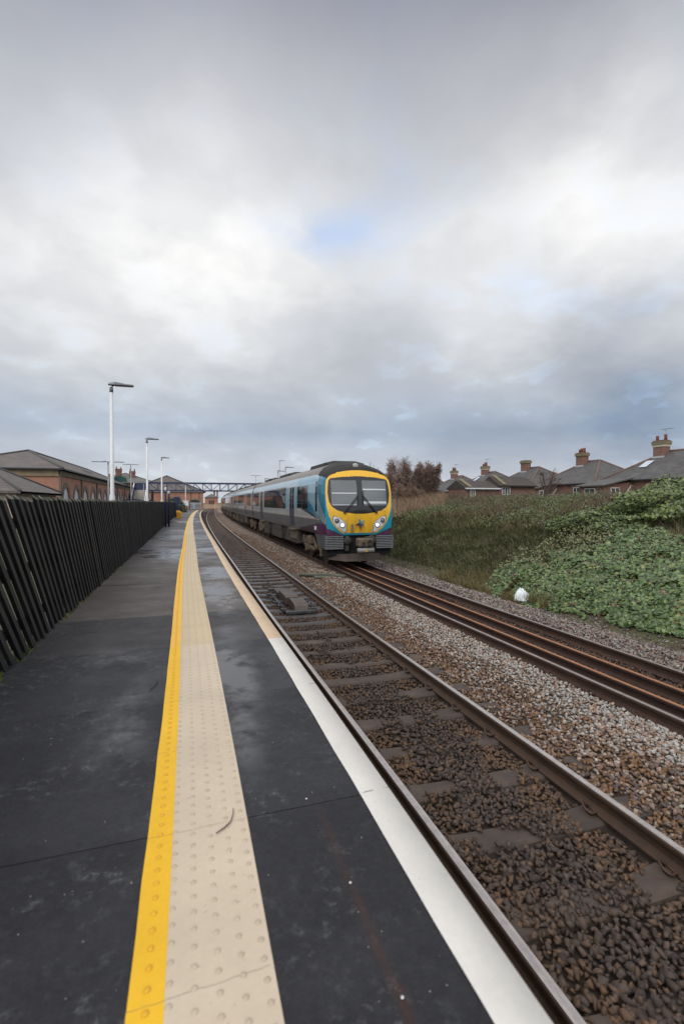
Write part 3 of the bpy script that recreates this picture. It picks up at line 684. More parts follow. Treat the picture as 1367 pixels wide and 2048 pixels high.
for x, y, zt, lb in ((9.6, 52, 6.05, 'grey lamp post rising behind the front carriage roof, tallest one there'), (9.9, 58.5, 6.05, 'grey lamp post behind the train roof, second from the cab'), (10.3, 72, 5.75, 'grey lamp post behind the train roof, third from the cab'), (14.5, 84, 9.4, 'grey lamp post standing highest above the bridge end behind the train')):
    lamp('lamp_post', x, y, -.2, zt, lb, gf, 1.0, m_galv, base_r=.07)
lamp('double_lamp_post', 12.5, 100, -.2, 7.7, 'grey two armed lamp post over the footbridge behind the train', gf, 1.0, m_galv, True, base_r=.07)
gc = 'lamp posts of the station car park'
for x, y, zt, lb, L_ in ((-7.2, 50.5, 6.1, 'grey two armed lamp post in front of the arched brick wall', 1.35), (-7.7, 74, 7.55, 'grey two armed lamp post in front of the footbridge stairs', 1.0), (-6.9, 84, 5.6, 'grey two armed lamp post by the brick shed roof', .9)):
    lamp('double_lamp_post', x, y, .75, zt, lb, gc, L_, m_galv, True)
b = MB(); m_navy = mat('navy_paint', (.012, .018, .065), (.02, .028, .09), 4, .4)
for px_, y, zt, lb in ((-1.36, 30.9, 3.0, 'thin navy post standing against the fence, left one of two'), (-1.20, 31.3, 2.8, 'thin navy post standing just off the fence, right one of two')):
    e = empty('navy_post', (px_, y, ZP), label=lb, cat='post', group='navy posts along the fence')
    b = MB(); b.lathe([(.05, 0), (.05, zt-ZP), (.04, zt-ZP+.03)], n=10); b.build('post', m_navy, e)
    b = MB(); b.lathe([(.05, 0), (.07, .04), (.07, .16), (.05, .2)], (0, 0, zt-ZP+.03), 10); b.build('lantern', mat('pale_lantern', (.55, .58, .6), rough=.3), e)
e = empty('navy_post', (-1.28, 53.2, ZP), label='thick navy post at the far end of the black fence', cat='post', group='navy posts along the fence')
b = MB(); b.box((-.16, -.12, 0), (.16, .12, 1.62), bev=.02); b.build('post', m_navy, e); b = MB(); b.box((-.3, -.06, 1.63), (.3, .06, 2.0), bev=.02); b.build('panel', m_navy, e)

# grit bin
m_bin = mat('bin_yellow', (.78, .36, .015), (.66, .30, .02), 6, .45)
e = empty('grit_bin', (-.93, 47.4, ZP), label='bright orange yellow grit bin at the end of the fence', cat='grit bin')
b = MB(); b.loft([[(-.20, -.22, 0), (.17, -.22, 0), (.17, .22, 0), (-.20, .22, 0)], [(-.24, -.27, .5), (.23, -.27, .5), (.23, .27, .5), (-.24, .27, .5)]], cap=True); b.build('tub', m_bin, e)
b = MB(); b.loft([[(-.26, -.29, .5), (.25, -.29, .5), (.25, .29, .5), (-.26, .29, .5)], [(-.26, -.29, .58), (.25, -.29, .54), (.25, .29, .54), (-.26, .29, .58)], [(-.24, -.26, .74), (.04, -.26, .68), (.04, .26, .68), (-.24, .26, .74)]], cap=True); b.build('lid', m_bin, e)

# white board and palisade gate at the platform end
m_wht = mat('white_board', (.72, .74, .75), (.62, .64, .65), 3, .5); m_blk = mat('black_panel', (.015, .015, .017), rough=.4)
e = empty('notice_board', (-.9, 88, ZP), label='white board with a small black panel on two legs at the platform end', cat='notice board')
b = MB(); b.box((-.72, -.04, .85), (.66, .04, 1.75), bev=.01); b.build('board', m_wht, e)
b = MB(); b.box((-.56, -.06, 1.28), (-.12, -.042, 1.42)); b.build('panel', m_blk, e)
for x in (-.5, .45):
    b = MB(); b.box((x-.05, -.03, -.05), (x+.05, .03, .85)); b.build('leg', m_galv, e)
b = MB(); b.box((-1.0, -.05, .55), (-.74, .05, 1.1), bev=.02); b.build('side_box', m_wht, e)
e = empty('palisade_gate', (1.05, 103, ZP), label='white palisade gate across the far end of the platform', cat='gate')
for i in range(10):
    b = MB(); x = -.95+i*.21; b.prism([(x-.045, 0), (x+.045, 0), (x+.045, 1.42), (x, 1.52), (x-.045, 1.42)], 1, -.02, .0); b.build('pale', m_wht, e)
for z in (.3, 1.15):
    b = MB(); b.box((-1.05, .002, z), (1.05, .05, z+.08)); b.build('cross_rail', m_wht, e)
b = MB(); b.box((-.45, -.04, .2), (-.1, -.022, 1.3)); b.build('panel', mat('pale_blue_panel', (.5, .56, .6)), e)

# ================================================================== STATION BUILDINGS
m_br = brick_mat('old_brick', (.46, .165, .092), (.36, .122, .07), (.36, .28, .22), stain=.35)
m_br2 = brick_mat('dark_brick', (.20, .072, .045), (.15, .055, .037), (.18, .14, .12), stain=.4)
m_slate = brick_mat('slate', (.135, .125, .115), (.105, .10, .098), (.06, .055, .05), .35, .16, .012, .75, .45)
m_slate_w = brick_mat('warm_slate', (.14, .118, .104), (.105, .092, .085), (.065, .057, .053), .35, .14, .012, .75, .35)
m_stone = mat('sandstone', (.36, .27, .17), (.22, .165, .11), 1.5, .9, bump=.3)
m_dkstone = mat('weathered_stone', (.13, .105, .085), (.20, .16, .12), 1.2, .9, bump=.3)
m_gut = mat('gutter', (.02, .018, .018), rough=.5)
m_cream = mat('cream_render', (.52, .42, .33), (.44, .35, .27), 2, .9)
m_blind = mat('blank_pane', (.60, .63, .68), (.52, .56, .62), 3, .25)
m_frame = mat('white_frame', (.75, .75, .74), rough=.5); m_lead = mat('ridge_lead', (.08, .075, .072), rough=.7)

def hip_roof(e, x0, x1, y0, y1, ze, zr, m, inset=None, over=.35, name='roof', ridge=True, axis='Y'):
    x0 -= over; x1 += over; y0 -= over; y1 += over
    if axis == 'Y':
        xm = (x0+x1)/2; h = inset if inset is not None else (x1-x0)/2; A, Bp = (xm, y0+h, zr), (xm, y1-h, zr)
        fs = [(0, 1, 4), (1, 2, 5, 4), (2, 3, 5), (3, 0, 4, 5)]
    else:
        ym = (y0+y1)/2; h = inset if inset is not None else (y1-y0)/2; A, Bp = (x0+h, ym, zr), (x1-h, ym, zr)
        fs = [(0, 1, 5, 4), (1, 2, 5), (2, 3, 4, 5), (3, 0, 4)]
    V = [(x0, y0, ze), (x1, y0, ze), (x1, y1, ze), (x0, y1, ze), A, Bp]
    b = MB(); b.add(V, fs); b.add([(x, y, z-.12) for x, y, z in V[:4]]+V[:4], [(0, 1, 5, 4), (1, 2, 6, 5), (2, 3, 7, 6), (3, 0, 4, 7), (3, 2, 1, 0)])
    r = b.build(name, m, e)
    return r, V
def ridges(V, r, m, axis='Y', w=.11, name='ridge_tiles'):
    b = MB(); A, B_ = np.array(V[4]), np.array(V[5])
    prs = [(V[0], A), (V[1], A if axis == 'Y' else B_), (V[2], B_), (V[3], B_ if axis == 'Y' else A), (A, B_)]
    for p0, p1 in prs:
        d = np.array(p1)-np.array(p0)
        if np.linalg.norm(d) > .05: b.tube([np.array(p0)+(0, 0, .02), np.array(p1)+(0, 0, .02)], w, 6)
    b.build(name, m, r)
def arch_pts(c, z0, zs, w, n=12):
    """outline (horizontal, z) of a round headed opening"""
    r = w/2; return [(c-r, z0), (c+r, z0)] + [(c+r*math.cos(a), zs+r*math.sin(a)) for a in np.linspace(0, math.pi, n)]
def arched_wall(e, x, y0, y1, z0, z1, cs, w, zs, sill, mats, depth=.3, pil=None, nx=1):
    """wall in the plane X = x facing +X with round headed recessed windows at chainages cs"""
    b = MB(); ed = [y0]+[ (cs[i]+cs[i+1])/2 for i in range(len(cs)-1)]+[y1]; N = 10
    for i, c in enumerate(cs):
        a0, a1 = ed[i], ed[i+1]; r = w/2
        arc = [(c-r, sill)]+[(c+r*math.cos(a), zs+r*math.sin(a)) for a in np.linspace(math.pi, 0, N)]+[(c+r, sill)]
        top = [(a0, sill)]+[(a0+(a1-a0)*k/(N-1), z1) for k in range(N)]+[(a1, sill)]
        top[1] = (a0, z1); 
        for k in range(len(arc)-1):
            b.add([(x, *arc[k]), (x, *arc[k+1]), (x, *top[k+1]), (x, *top[k])], [(0, 1, 2, 3)])
            b.add([(x, *arc[k]), (x, *arc[k+1]), (x-depth, *arc[k+1]), (x-depth, *arc[k])], [(0, 1, 2, 3)])
        b.add([(x, a0, z0), (x, a1, z0), (x, a1, sill), (x, a0, sill)], [(0, 1, 2, 3)])
        b.add([(x, c-r, sill), (x, c+r, sill), (x-depth, c+r, sill), (x-depth, c-r, sill)], [(0, 1, 2, 3)])
    b.build('wall', mats[0], e, fix=False)
    for i, c in enumerate(cs):
        r = w/2
        b = MB(); b.prism(arch_pts(c, sill+.01, zs, w-.02), 0, x-depth+.005, x-depth+.02); pn = b.build('window', mats[2], e)
        # surround ring
        b = MB(); n = 14; ri, ro = r+.0, r+.42
        A = [(c+ri*math.cos(a), zs+ri*math.sin(a)) for a in np.linspace(0, math.pi, n)]; Bq = [(c+ro*math.cos(a), zs+ro*math.sin(a)) for a in np.linspace(0, math.pi, n)]
        A = [(c+ri, zs-.35)]+A+[(c-ri, zs-.35)]; Bq = [(c+ro, zs-.35)]+Bq+[(c-ro, zs-.35)]
        for k in range(len(A)-1):
            b.add([(x+.05, *A[k]), (x+.05, *A[k+1]), (x+.05, *Bq[k+1]), (x+.05, *Bq[k]), (x-.02, *A[k]), (x-.02, *A[k+1]), (x-.02, *Bq[k+1]), (x-.02, *Bq[k])], [(0, 1, 2, 3), (0, 1, 5, 4), (3, 2, 6, 7)])
        b.build('window_surround', mats[1], e)
        b = MB(); b.box((x-depth+.022, c-r+.02, sill+.18), (x-depth+.045, c+r-.02, sill+.3)); b.box((x-depth+.022, c-.07, sill+.3), (x-depth+.045, c+.07, sill+.5)); b.build('frame', m_frame, pn)

# long arched building
e = empty('station_building', (0, 0, 0), label='long red brick station building with round arched windows and hipped slate roof', cat='building')
cs = [47.2+4.1*i for i in range(15)]
arched_wall(e, -10, 44.9, 107, .7, 4.95, cs, 2.15, 2.55, 2.05, [m_br, m_dkstone, m_blind], .07)
b = MB(); b.add([(-10, 44.9, .7), (-10, 44.9, 4.95), (-18.5, 44.9, 4.95), (-18.5, 44.9, .7)], [(0, 1, 2, 3)]); b.add([(-18.5, 44.9, .7), (-18.5, 44.9, 4.95), (-18.5, 107, 4.95), (-18.5, 107, .7)], [(0, 1, 2, 3)]); b.build('end_wall', m_br, e, fix=False)
b = MB(); n = 16; A = [(-14.6+2.0*math.cos(a), 2.5+1.75*math.sin(a)) for a in np.linspace(0, math.pi, n)]; B2 = [(-14.6+2.75*math.cos(a), 2.5+2.25*math.sin(a)) for a in np.linspace(0, math.pi, n)]
for k in range(n-1): b.add([(A[k][0], 44.84, A[k][1]), (A[k+1][0], 44.84, A[k+1][1]), (B2[k+1][0], 44.84, B2[k+1][1]), (B2[k][0], 44.84, B2[k][1])], [(0, 1, 2, 3)])
b.build('blind_arch', m_stone, e, fix=False)
b = MB(); b.box((-18.6, 44.78, 4.45), (-9.92, 44.88, 4.93)); b.build('stone_band', m_stone, e)
b = MB(); b.box((-10.0, 44.78, 4.50), (-9.88, 107.1, 4.90)); b.build('stone_band', m_dkstone, e)
b = MB(); b.box((-18.9, 44.45, 4.95), (-9.6, 44.85, 5.06)); b.box((-9.95, 44.9, 4.95), (-9.55, 107.3, 5.06)); b.build('gutter', m_gut, e)
for c in [45.05]+[cs[i]+2.05 for i in (1, 3, 5, 7, 9, 11)]:
    b = MB(); b.box((-10.02, c-.17, .7), (-9.86, c+.17, 4.5)); b.build('pilaster', m_dkstone, e)
r, V = hip_roof(e, -18.5, -10, 44.9, 88, 5.07, 7.15, m_slate_w, 8.2); ridges(V, r, m_lead)
b = MB(); zz_ = np.array(V[1]); sx = (V[4][0]+V[1][0])/2
b.add([(-12.2, 64.5, 6.27), (-11.2, 64.5, 5.84), (-11.2, 68, 5.84), (-12.2, 68, 6.27)], [(0, 1, 2, 3)]); b.build('roof_patch', m_lead, e, fix=False)
r, V = hip_roof(e, -18.5, -10.2, 88.8, 107, 5.07, 6.3, m_slate, 4.4); ridges(V, r, m_lead)

# low building in front of it
e = empty('low_building', (0, 0, 0), label='low cream building with plain grey slate hipped roof just behind the fence', cat='building')
b = MB(); b.box((-18.5, 28.6, .7), (-8.35, 36.6, 2.86)); b.build('wall', m_cream, e)
b = MB(); b.box((-18.7, 28.3, 2.78), (-8.0, 28.55, 2.90)); b.box((-8.28, 28.3, 2.78), (-8.0, 36.8, 2.9)); b.build('gutter', m_gut, e)
r, V = hip_roof(e, -18.5, -8.35, 28.6, 36.6, 2.92, 4.75, m_slate_w, 3.4, axis='X'); ridges(V, r, m_lead, 'X', .07)

# building with chimneys beyond
def stack(e, x, y, z0, z1, w, d, pots, mb, name='chimney', cap=None, ptm=None, aerial=False):
    b = MB(); b.box((x-w/2, y-d/2, z0), (x+w/2, y+d/2, z1)); b.box((x-w/2-.07, y-d/2-.07, z1-.42), (x+w/2+.07, y+d/2+.07, z1-.02)); b.box((x-w/2-.03, y-d/2-.03, z1), (x+w/2+.03, y+d/2+.03, z1+.08))
    c = b.build(name, mb, e)
    for k in range(pots):
        px = x+(k-(pots-1)/2)*(w*.75/max(1, pots-1) if pots > 1 else 0); h = random.uniform(.35, .6)
        q = MB(); q.lathe([(.13, 0), (.11, h*.7), (.14, h*.8), (.14, h), (.09, h)], (px, y+random.uniform(-.1, .1), z1+.08), 9); q.build('chimney_pot', ptm or m_pot, c)
    return c
m_pot = mat('terracotta', (.28, .10, .055), (.20, .075, .045), 8, .85); m_lichen = mat('lichen_band', (.24, .20, .12), (.13, .12, .07), 9, .95); m_cream2 = mat('pale_band', (.50, .44, .33), rough=.9)
e = empty('chimney_house', (0, 0, 0), label='brick building with two tall chimney stacks beyond the long arched wall', cat='building')
b = MB(); b.box((-20.5, 118, .7), (-7.4, 130, 6.7)); b.build('wall', m_br2, e)
r, V = hip_roof(e, -20.5, -7.4, 118, 130, 6.7, 9.0, mat('green_slate', (.15, .155, .135), (.11, .115, .105), 2, .8), 5.6); ridges(V, r, m_lead)
for (x, y, zt, w_, n) in ((-16.1, 117, 8.4, .8, 1), (-15.0, 120, 9.7, 1.2, 2), (-12.3, 121, 9.3, 1.15, 2)): stack(r, x, y, 5.5, zt, w_, 1.0, n, m_br2)
b = MB(); b.add([(-16.8, 117.9, 5.3), (-12.6, 117.9, 5.3), (-13.2, 117.9, 7.6), (-14.5, 117.9, 8.3), (-16.4, 117.9, 7.4)], [(0, 1, 2, 3, 4)]); b.build('green_netting', mat('netting', (.02, .09, .075), (.03, .06, .07), 3, .9), e, fix=False)

# train shed with gable towards the viewer
e = empty('train_shed', (0, 0, 0), label='large brick shed with a broad slate gable roof behind the footbridge', cat='building')
gy = 112.0; xl, xr, xm = -12.5, 2.75, -4.9
b = MB(); b.prism([(xl, .7), (xr, .7), (xr, 4.55), (xl, 4.55)], 1, gy, gy+46); b.build('wall', m_br, e)
b = MB(); b.loft([[(xl-.6, gy-.3, 4.56), (xm, gy+5.5, 8.25), (xr+.5, gy-.3, 4.56)], [(xl-.6, gy+46, 4.56), (xm, gy+42, 8.25), (xr+.5, gy+46, 4.56)]], cap=True); r = b.build('roof', m_slate_w, e)
b = MB(); b.tube([(xl-.6, gy-.32, 4.6), (xm, gy+5.5, 8.3), (xr+.5, gy-.32, 4.6)], .13, 6); b.tube([(xm, gy+5.5, 8.3), (xm, gy+42, 8.3)], .12, 6); b.build('ridge_tiles', m_lead, r)
for c in (-8.4, -3.0, 1.0):
    b = MB(); n = 14; A = [(c+1.25*math.cos(a), 1.9+1.1*math.sin(a)) for a in np.linspace(0, math.pi, n)]; B2 = [(c+1.65*math.cos(a), 1.9+1.5*math.sin(a)) for a in np.linspace(0, math.pi, n)]
    for k in range(n-1): b.add([(A[k][0], gy-.04, A[k][1]), (A[k+1][0], gy-.04, A[k+1][1]), (B2[k+1][0], gy-.04, B2[k+1][1]), (B2[k][0], gy-.04, B2[k][1])], [(0, 1, 2, 3)])
    b.build('arch_surround', m_stone, e, fix=False)
    b = MB(); b.prism(arch_pts(c, .75, 1.9, 2.3), 1, gy-.03, gy-.01); b.build('door', mat('dark_door', (.03, .03, .035), rough=.5), e)
b = MB(); b.tube([(.2, gy-.06, .8), (.2, gy-.06, 4.5)], .05, 6); b.tube([(1.9, gy-.06, .8), (1.9, gy-.06, 4.5)], .05, 6); b.build('drainpipe', m_gut, e)

# ------------------------------------------------------------------ footbridge
m_bridge = mat('bridge_navy', (.018, .028, .075), (.028, .038, .09), 2, .45)
BY = 98.0
e = empty('footbridge', (0, BY, 0), label='navy lattice footbridge spanning the tracks behind the train', cat='footbridge')
x0b, x1b, zb, zt = -7.2, 13.4, 4.55, 5.95
for yy in (-1.0, 1.0):
    b = MB(); b.box((x0b, yy-.06, zt-.13), (x1b, yy+.06, zt+.13)); b.box((x0b, yy-.06, zb-.1), (x1b, yy+.06, zb+.1)); nb = 13; dxx = (x1b-x0b)/nb
    for k in range(nb+1): b.bar((x0b+k*dxx, yy, zb), (x0b+k*dxx, yy, zt), .09, .09)
    for k in range(nb):
        a, c = x0b+k*dxx, x0b+(k+1)*dxx
        if k < nb//2: b.bar((a, yy, zt), (c, yy, zb), .05, .08)
        elif k > nb//2: b.bar((a, yy, zb), (c, yy, zt), .05, .08)
        else: b.bar((a, yy, zb), (c, yy, zt), .05, .08); b.bar((a, yy-.01, zt), (c, yy-.01, zb), .05, .08)
    b.build('truss', m_bridge, e)
b = MB(); b.box((x0b, -.93, zb-.06), (x1b, .93, zb+.04)); b.build('deck', m_dkstone, e)
for x in (-6.6, 13.0):
    for yy in (-1, 1):
        b = MB(); b.box((x-.14, yy-.14, 0), (x+.14, yy+.14, zb-.1)); b.build('column', m_bridge, e)
m_tread = mat('pale_treads', (.42, .39, .34), (.33, .31, .28), 3, .8)
b = MB(); b.box((-9.6, -1.1, zb-.1), (-7.25, 1.1, zb+.05)); b.build('landing', m_tread, e)
ns = 20
b = MB()
for k in range(ns): b.box((-9.45, -1.1-(k+1)*.34, zb-.05-(k+1)*.185), (-7.5, -1.1-k*.34+.02, zb-.05-k*.185-.001-.0))
b.build('stair_flight', m_tread, e)
for x in (-9.6, -7.38):
    b = MB(); y1 = -1.1-ns*.34
    P = [(-1.1, zb-.5), (-1.1, zb+1.25), (y1, zb+1.25-ns*.185), (y1, zb-.3-ns*.185)]
    b.prism(P, 0, x-.06, x+.12); b.build('stair_side', m_bridge, e)
    b = MB(); b.bar((x+.03, -1.1, zb+1.30), (x+.03, y1, zb+1.30-ns*.185), .12, .1); b.build('handrail', m_wht, e)
for x in (-9.57, -7.35):
    b = MB(); b.box((x-.07, -1.2, .7), (x+.07, -1.06, zb+1.3)); b.box((x-.07, 1.0, .7), (x+.07, 1.14, zb+1.3)); b.build('column', m_bridge, e)
b = MB(); b.box((-9.6, 1.0, zb+.1), (-7.3, 1.08, zb+1.3)); b.build('landing_panel', m_bridge, e)
# bin shelter with curved navy canopy at the foot of the stairs
e = empty('cycle_shelter', (-8.5, 84, .75), label='small shelter with curved navy roof at the foot of the footbridge stairs', cat='shelter')
b = MB(); A = [(-2.2+4.4*k/10, 1.75+.42*math.sin(math.pi*k/10)) for k in range(11)]; b.prism(A+[(x, z-.22) for x, z in A[::-1]], 1, -.9, .9); b.build('roof', m_bridge, e)
for x in (-1.9, 0, 1.9):
    b = MB(); b.box((x-.05, -.8, 0), (x+.05, -.7, 1.85)); b.build('post', m_galv, e)

# ------------------------------------------------------------------ things at the far end of the line
e = empty('signal_house', (0, 0, 0), label='small red brick house with chimneys beyond the bridge, at the end of the track', cat='building')
b = MB(); b.box((5.6, 196, 0), (10.2, 204, 4.3)); b.build('wall', m_br, e); r, V = hip_roof(e, 5.6, 10.2, 196, 204, 4.3, 5.7, m_slate, 2.4)
stack(r, 9.0, 199, 4.4, 6.7, .6, .7, 2, m_br2); stack(r, 10.1, 199, 4.2, 6.7, .5, .7, 2, m_br2)
for x in (6.9, 7.6, 8.3):
    b = MB(); b.box((x, 195.93, 1.7), (x+.45, 196.02, 3.2)); b.build('window', m_blk, e)
e = empty('signal_cabin', (0, 0, 0), label='low red roofed cabin beside the level crossing beyond the bridge', cat='building')
b = MB(); b.box((14.5, 206, 0), (22, 212, 2.6)); b.build('wall', m_br, e); hip_roof(e, 14.5, 22, 206, 212, 2.6, 4.2, mat('red_tile', (.24, .085, .06), (.17, .065, .05), 3, .85), 3)
m_ballst = mat('pale_fence', (.55, .45, .33), (.45, .38, .30), 3, .8)
e = empty('crossing_gate', (9.0, 182, 0), label='pale level crossing gate across the line far beyond the bridge', cat='gate')
b = MB()
for z in (.35, .7, 1.05, 1.4): b.box((-5, -.04, z), (5.5, .04, z+.18))
b.build('boards', m_ballst, e)
for x in (-5, -.6, 5.5):
    b = MB(); b.box((x-.12, -.12, -.3), (x+.12, .12, 2.0)); b.build('post', m_ballst, e)

# ------------------------------------------------------------------ bungalows on the right
m_hb = brick_mat('house_brick', (.225, .085, .055), (.165, .065, .045), (.20, .16, .13), stain=.4)
m_hs = brick_mat('house_slate', (.115, .107, .10), (.075, .072, .07), (.04, .038, .037),   .34, .16, .02, .65, .65)
m_glass = mat('window_glass', (.05, .06, .065), rough=.08); m_sky = mat('skylight', (.55, .6, .66), rough=.1)
m_htile = mat('hip_tile', (.20, .12, .095), (.13, .085, .07), 9, .85); m_flash = mat('lead_flash', (.45, .46, .47), rough=.6)
def window(e, cx, cy, cz, w_, h, face='-Y', bars=1):
    b = MB(); s = .07
    if face == '-Y':
        b.box((cx-w_/2, cy-.05, cz-h/2), (cx-w_/2+s, cy+.04, cz+h/2)); b.box((cx+w_/2-s, cy-.05, cz-h/2), (cx+w_/2, cy+.04, cz+h/2))
        b.box((cx-w_/2+s, cy-.05, cz-h/2), (cx+w_/2-s, cy+.04, cz-h/2+s)); b.box((cx-w_/2+s, cy-.05, cz+h/2-s), (cx+w_/2-s, cy+.04, cz+h/2))
        for k in range(bars): x = cx-w_/2+w_*(k+1)/(bars+1); b.box((x-.03, cy-.045, cz-h/2+s), (x+.03, cy+.03, cz+h/2-s))
        f = b.build('window', m_frame, e); q = MB(); q.box((cx-w_/2+s, cy-.02, cz-h/2+s), (cx+w_/2-s, cy+.01, cz+h/2-s)); q.build('pane', m_glass, f)
    else:
        b.box((cx-.05, cy-w_/2, cz-h/2), (cx+.04, cy-w_/2+s, cz+h/2)); b.box((cx-.05, cy+w_/2-s, cz-h/2), (cx+.04, cy+w_/2, cz+h/2))
        b.box((cx-.05, cy-w_/2+s, cz-h/2), (cx+.04, cy+w_/2-s, cz-h/2+s)); b.box((cx-.05, cy-w_/2+s, cz+h/2-s), (cx+.04, cy+w_/2-s, cz+h/2))
        for k in range(bars): y = cy-w_/2+w_*(k+1)/(bars+1); b.box((cx-.045, y-.03, cz-h/2+s), (cx+.03, y+.03, cz+h/2-s))
        f = b.build('window', m_frame, e); q = MB(); q.box((cx-.02, cy-w_/2+s, cz-h/2+s), (cx+.01, cy+w_/2-s, cz+h/2-s)); q.build('pane', m_glass, f)
def bungalow(X, Y, zp, label, pots, band, skyl, scale=1.0, aerial=True, rear=True):
    e = empty('brick_house', (0, 0, 0), label=label, cat='house', group='brick houses beyond the bank')
    zg = 2.3; ze = zp-3.2*scale; W, L = 4.8*scale, 5.3*scale
    b = MB(); b.box((X-W, Y-L, zg), (X+W, Y+L, ze)); b.build('wall', m_hb, e)
    b = MB(); b.box((X-W-.42, Y-L-.42, ze-.14), (X+W+.42, Y+L+.42, ze-.01)); b.build('gutter', m_gut, e)
    r, V = hip_roof(e, X-W, X+W, Y-L, Y+L, ze, zp, m_hs, 4.5*scale); ridges(V, r, m_htile, 'Y', .13)
    cx, cy = X-.5, Y+1.5*scale
    c = stack(r, cx, cy, zp-1.2, zp+1.15*scale, 1.0, 1.25, 0, m_hb)
    b = MB(); b.box((cx-.62, cy-.75, zp+.75*scale), (cx+.62, cy+.75, zp+1.12*scale)); b.build('crown_band', m_lichen, c)
    if band: b = MB(); b.box((cx-.56, cy-.69, zp+.5*scale), (cx+.56, cy+.69, zp+.73*scale)); b.build('pale_band', m_cream2, c)
    for k in range(pots):
        h = random.uniform(.4, .75); q = MB(); q.lathe([(.17, 0), (.14, h*.7), (.17, h*.8), (.17, h), (.1, h)], (cx+random.uniform(-.1, .1), cy-.45+k*.9/max(1, pots-1), zp+1.23*scale), 9); q.build('chimney_pot', m_pot, c)
    b = MB(); b.box((cx-.75, cy-.8, zp-.75), (cx-.52, cy+.8, zp-.55)); b.build('flashing', m_flash, c)
    if aerial:
        b = MB(); b.tube([(cx, cy-.5, zp+1.1), (cx, cy-.5, zp+2.5)], .03, 5); b.tube([(cx-.1, cy-1.5, zp+2.4), (cx, cy+.1, zp+2.45)], .02, 5)
        for k in range(6): b.tube([(cx-.3, cy-1.4+k*.25, zp+2.41), (cx+.3, cy-1.4+k*.25, zp+2.41)], .012, 4)
        b.build('aerial', m_galv, c)
    def on_roof(fx, fy):        # point on the -X slope
        z = ze+(zp-ze)*fx/((W+.35)); return (X-W-.35+fx, Y+fy, z)
    if skyl:
        b = MB(); P = [on_roof(2.2, 1.2), on_roof(2.2, 2.2), on_roof(3.4, 2.2), on_roof(3.4, 1.2)]; P = [(x-.06, y, z+.08) for x, y, z in P]; b.add(P, [(0, 1, 2, 3)]); b.build('skylight', m_sky, r, fix=False)
    if rear:
        # rear wing under a lower catslide roof running towards the railway
        x0, y0, y1 = X-W-3.6*scale, Y+1.4, Y+L-.3
        zl = ze-.65*scale
        b = MB(); b.prism([(x0, zg), (X-W-.01, zg), (X-W-.01, ze-.2), (x0, zl)], 1, y0, y1); b.build('rear_wing', m_hb, e)
        b = MB(); b.prism([(x0-.4, zl-.08), (X-W+.5, ze+.22), (X-W+.5, ze+.36), (x0-.4, zl+.06)], 1, y0-.35, y1+.35); b.build('wing_roof', m_hs, e)
        window(e, x0+1.4, y0-.02, zl-.75, 1.2, 1.1); window(e, x0-.02, y0+2.0, zl-.8, 1.5, 1.1, '-X')
        b = MB(); b.tube([(x0+2.6, y0-.05, zl-1.1), (X-W, y0-.05, zl+.1)], .06, 6); b.build('drainpipe', m_frame, e)
    window(e, X-W-.02, Y-2.6, ze-1.1, 1.7, 1.2, '-X', 2); window(e, X-1.5, Y-L-.02, ze-1.2, 1.8, 1.25, '-Y', 2)
    return e
bungalow(50.5, 41.4, 8.0, 'largest brick house on the right with banded chimney, aerial and skylight', 2, True, True)
bungalow(52.4, 55.2, 8.0, 'brick house with squat mossy chimney left of the banded chimney house', 3, False, False, aerial=False)
bungalow(53.1, 68.3, 8.0, 'brick house with potless mossy chimney behind the dark roofed outhouses', 0, False, False, aerial=False)
bungalow(53.4, 80.6, 8.0, 'brick house whose chimney carries three upright pots, with a small skylight', 3, True, True, .95)
bungalow(53.9, 93.0, 7.9, 'brick house next to the brown leafless bushes, with pale banded chimney', 3, True, False, .95)
bungalow(54.5, 106, 7.9, 'farthest brick house, its grey roof just showing beside the brown bushes', 2, True, False, .95, aerial=False)
m_dtile = brick_mat('dark_tile', (.075, .06, .05), (.055, .045, .04), (.03, .026, .022), .3, .17, .02, .8, .4)
for (x0, x1, zr, ze, lb) in ((23.7, 27.2, 4.42, 3.72, 'low brick outhouse with white gutter, left one of the joined pair'), (27.25, 31.2, 4.85, 3.98, 'low brick outhouse with bigger white window, right one of the joined pair')):
    e = empty('brick_outhouse', (0, 0, 0), label=lb, cat='outhouse', group='outhouses on the bank')
    b = MB(); b.box((x0, 40, 2.0), (x1, 43, ze)); b.build('wall', m_hb, e)
    b = MB(); b.prism([(39.75, ze-.04), (41.5, zr), (43.3, ze-.04), (43.3, ze-.14), (39.75, ze-.14)], 0, x0-.05, x1+.05); b.build('roof', m_dtile, e)
    b = MB(); b.prism([(39.7, ze+.0), (41.5, zr+.05), (41.5, zr+.14), (39.7, ze+.1)], 0, x0+.25, x0+.6); b.build('roof_verge', m_lichen, e)
    b = MB(); b.box((x0-.1, 39.64, ze-.16), (x1+.05, 39.74, ze-.05)); b.build('gutter', m_wht if x0 < 25 else m_gut, e)
    if x0 < 25: window(e, x0+.8, 39.98, ze-.5, .5, .65)
    else: window(e, x0+.75, 39.98, ze-.55, .85, .78, bars=2)

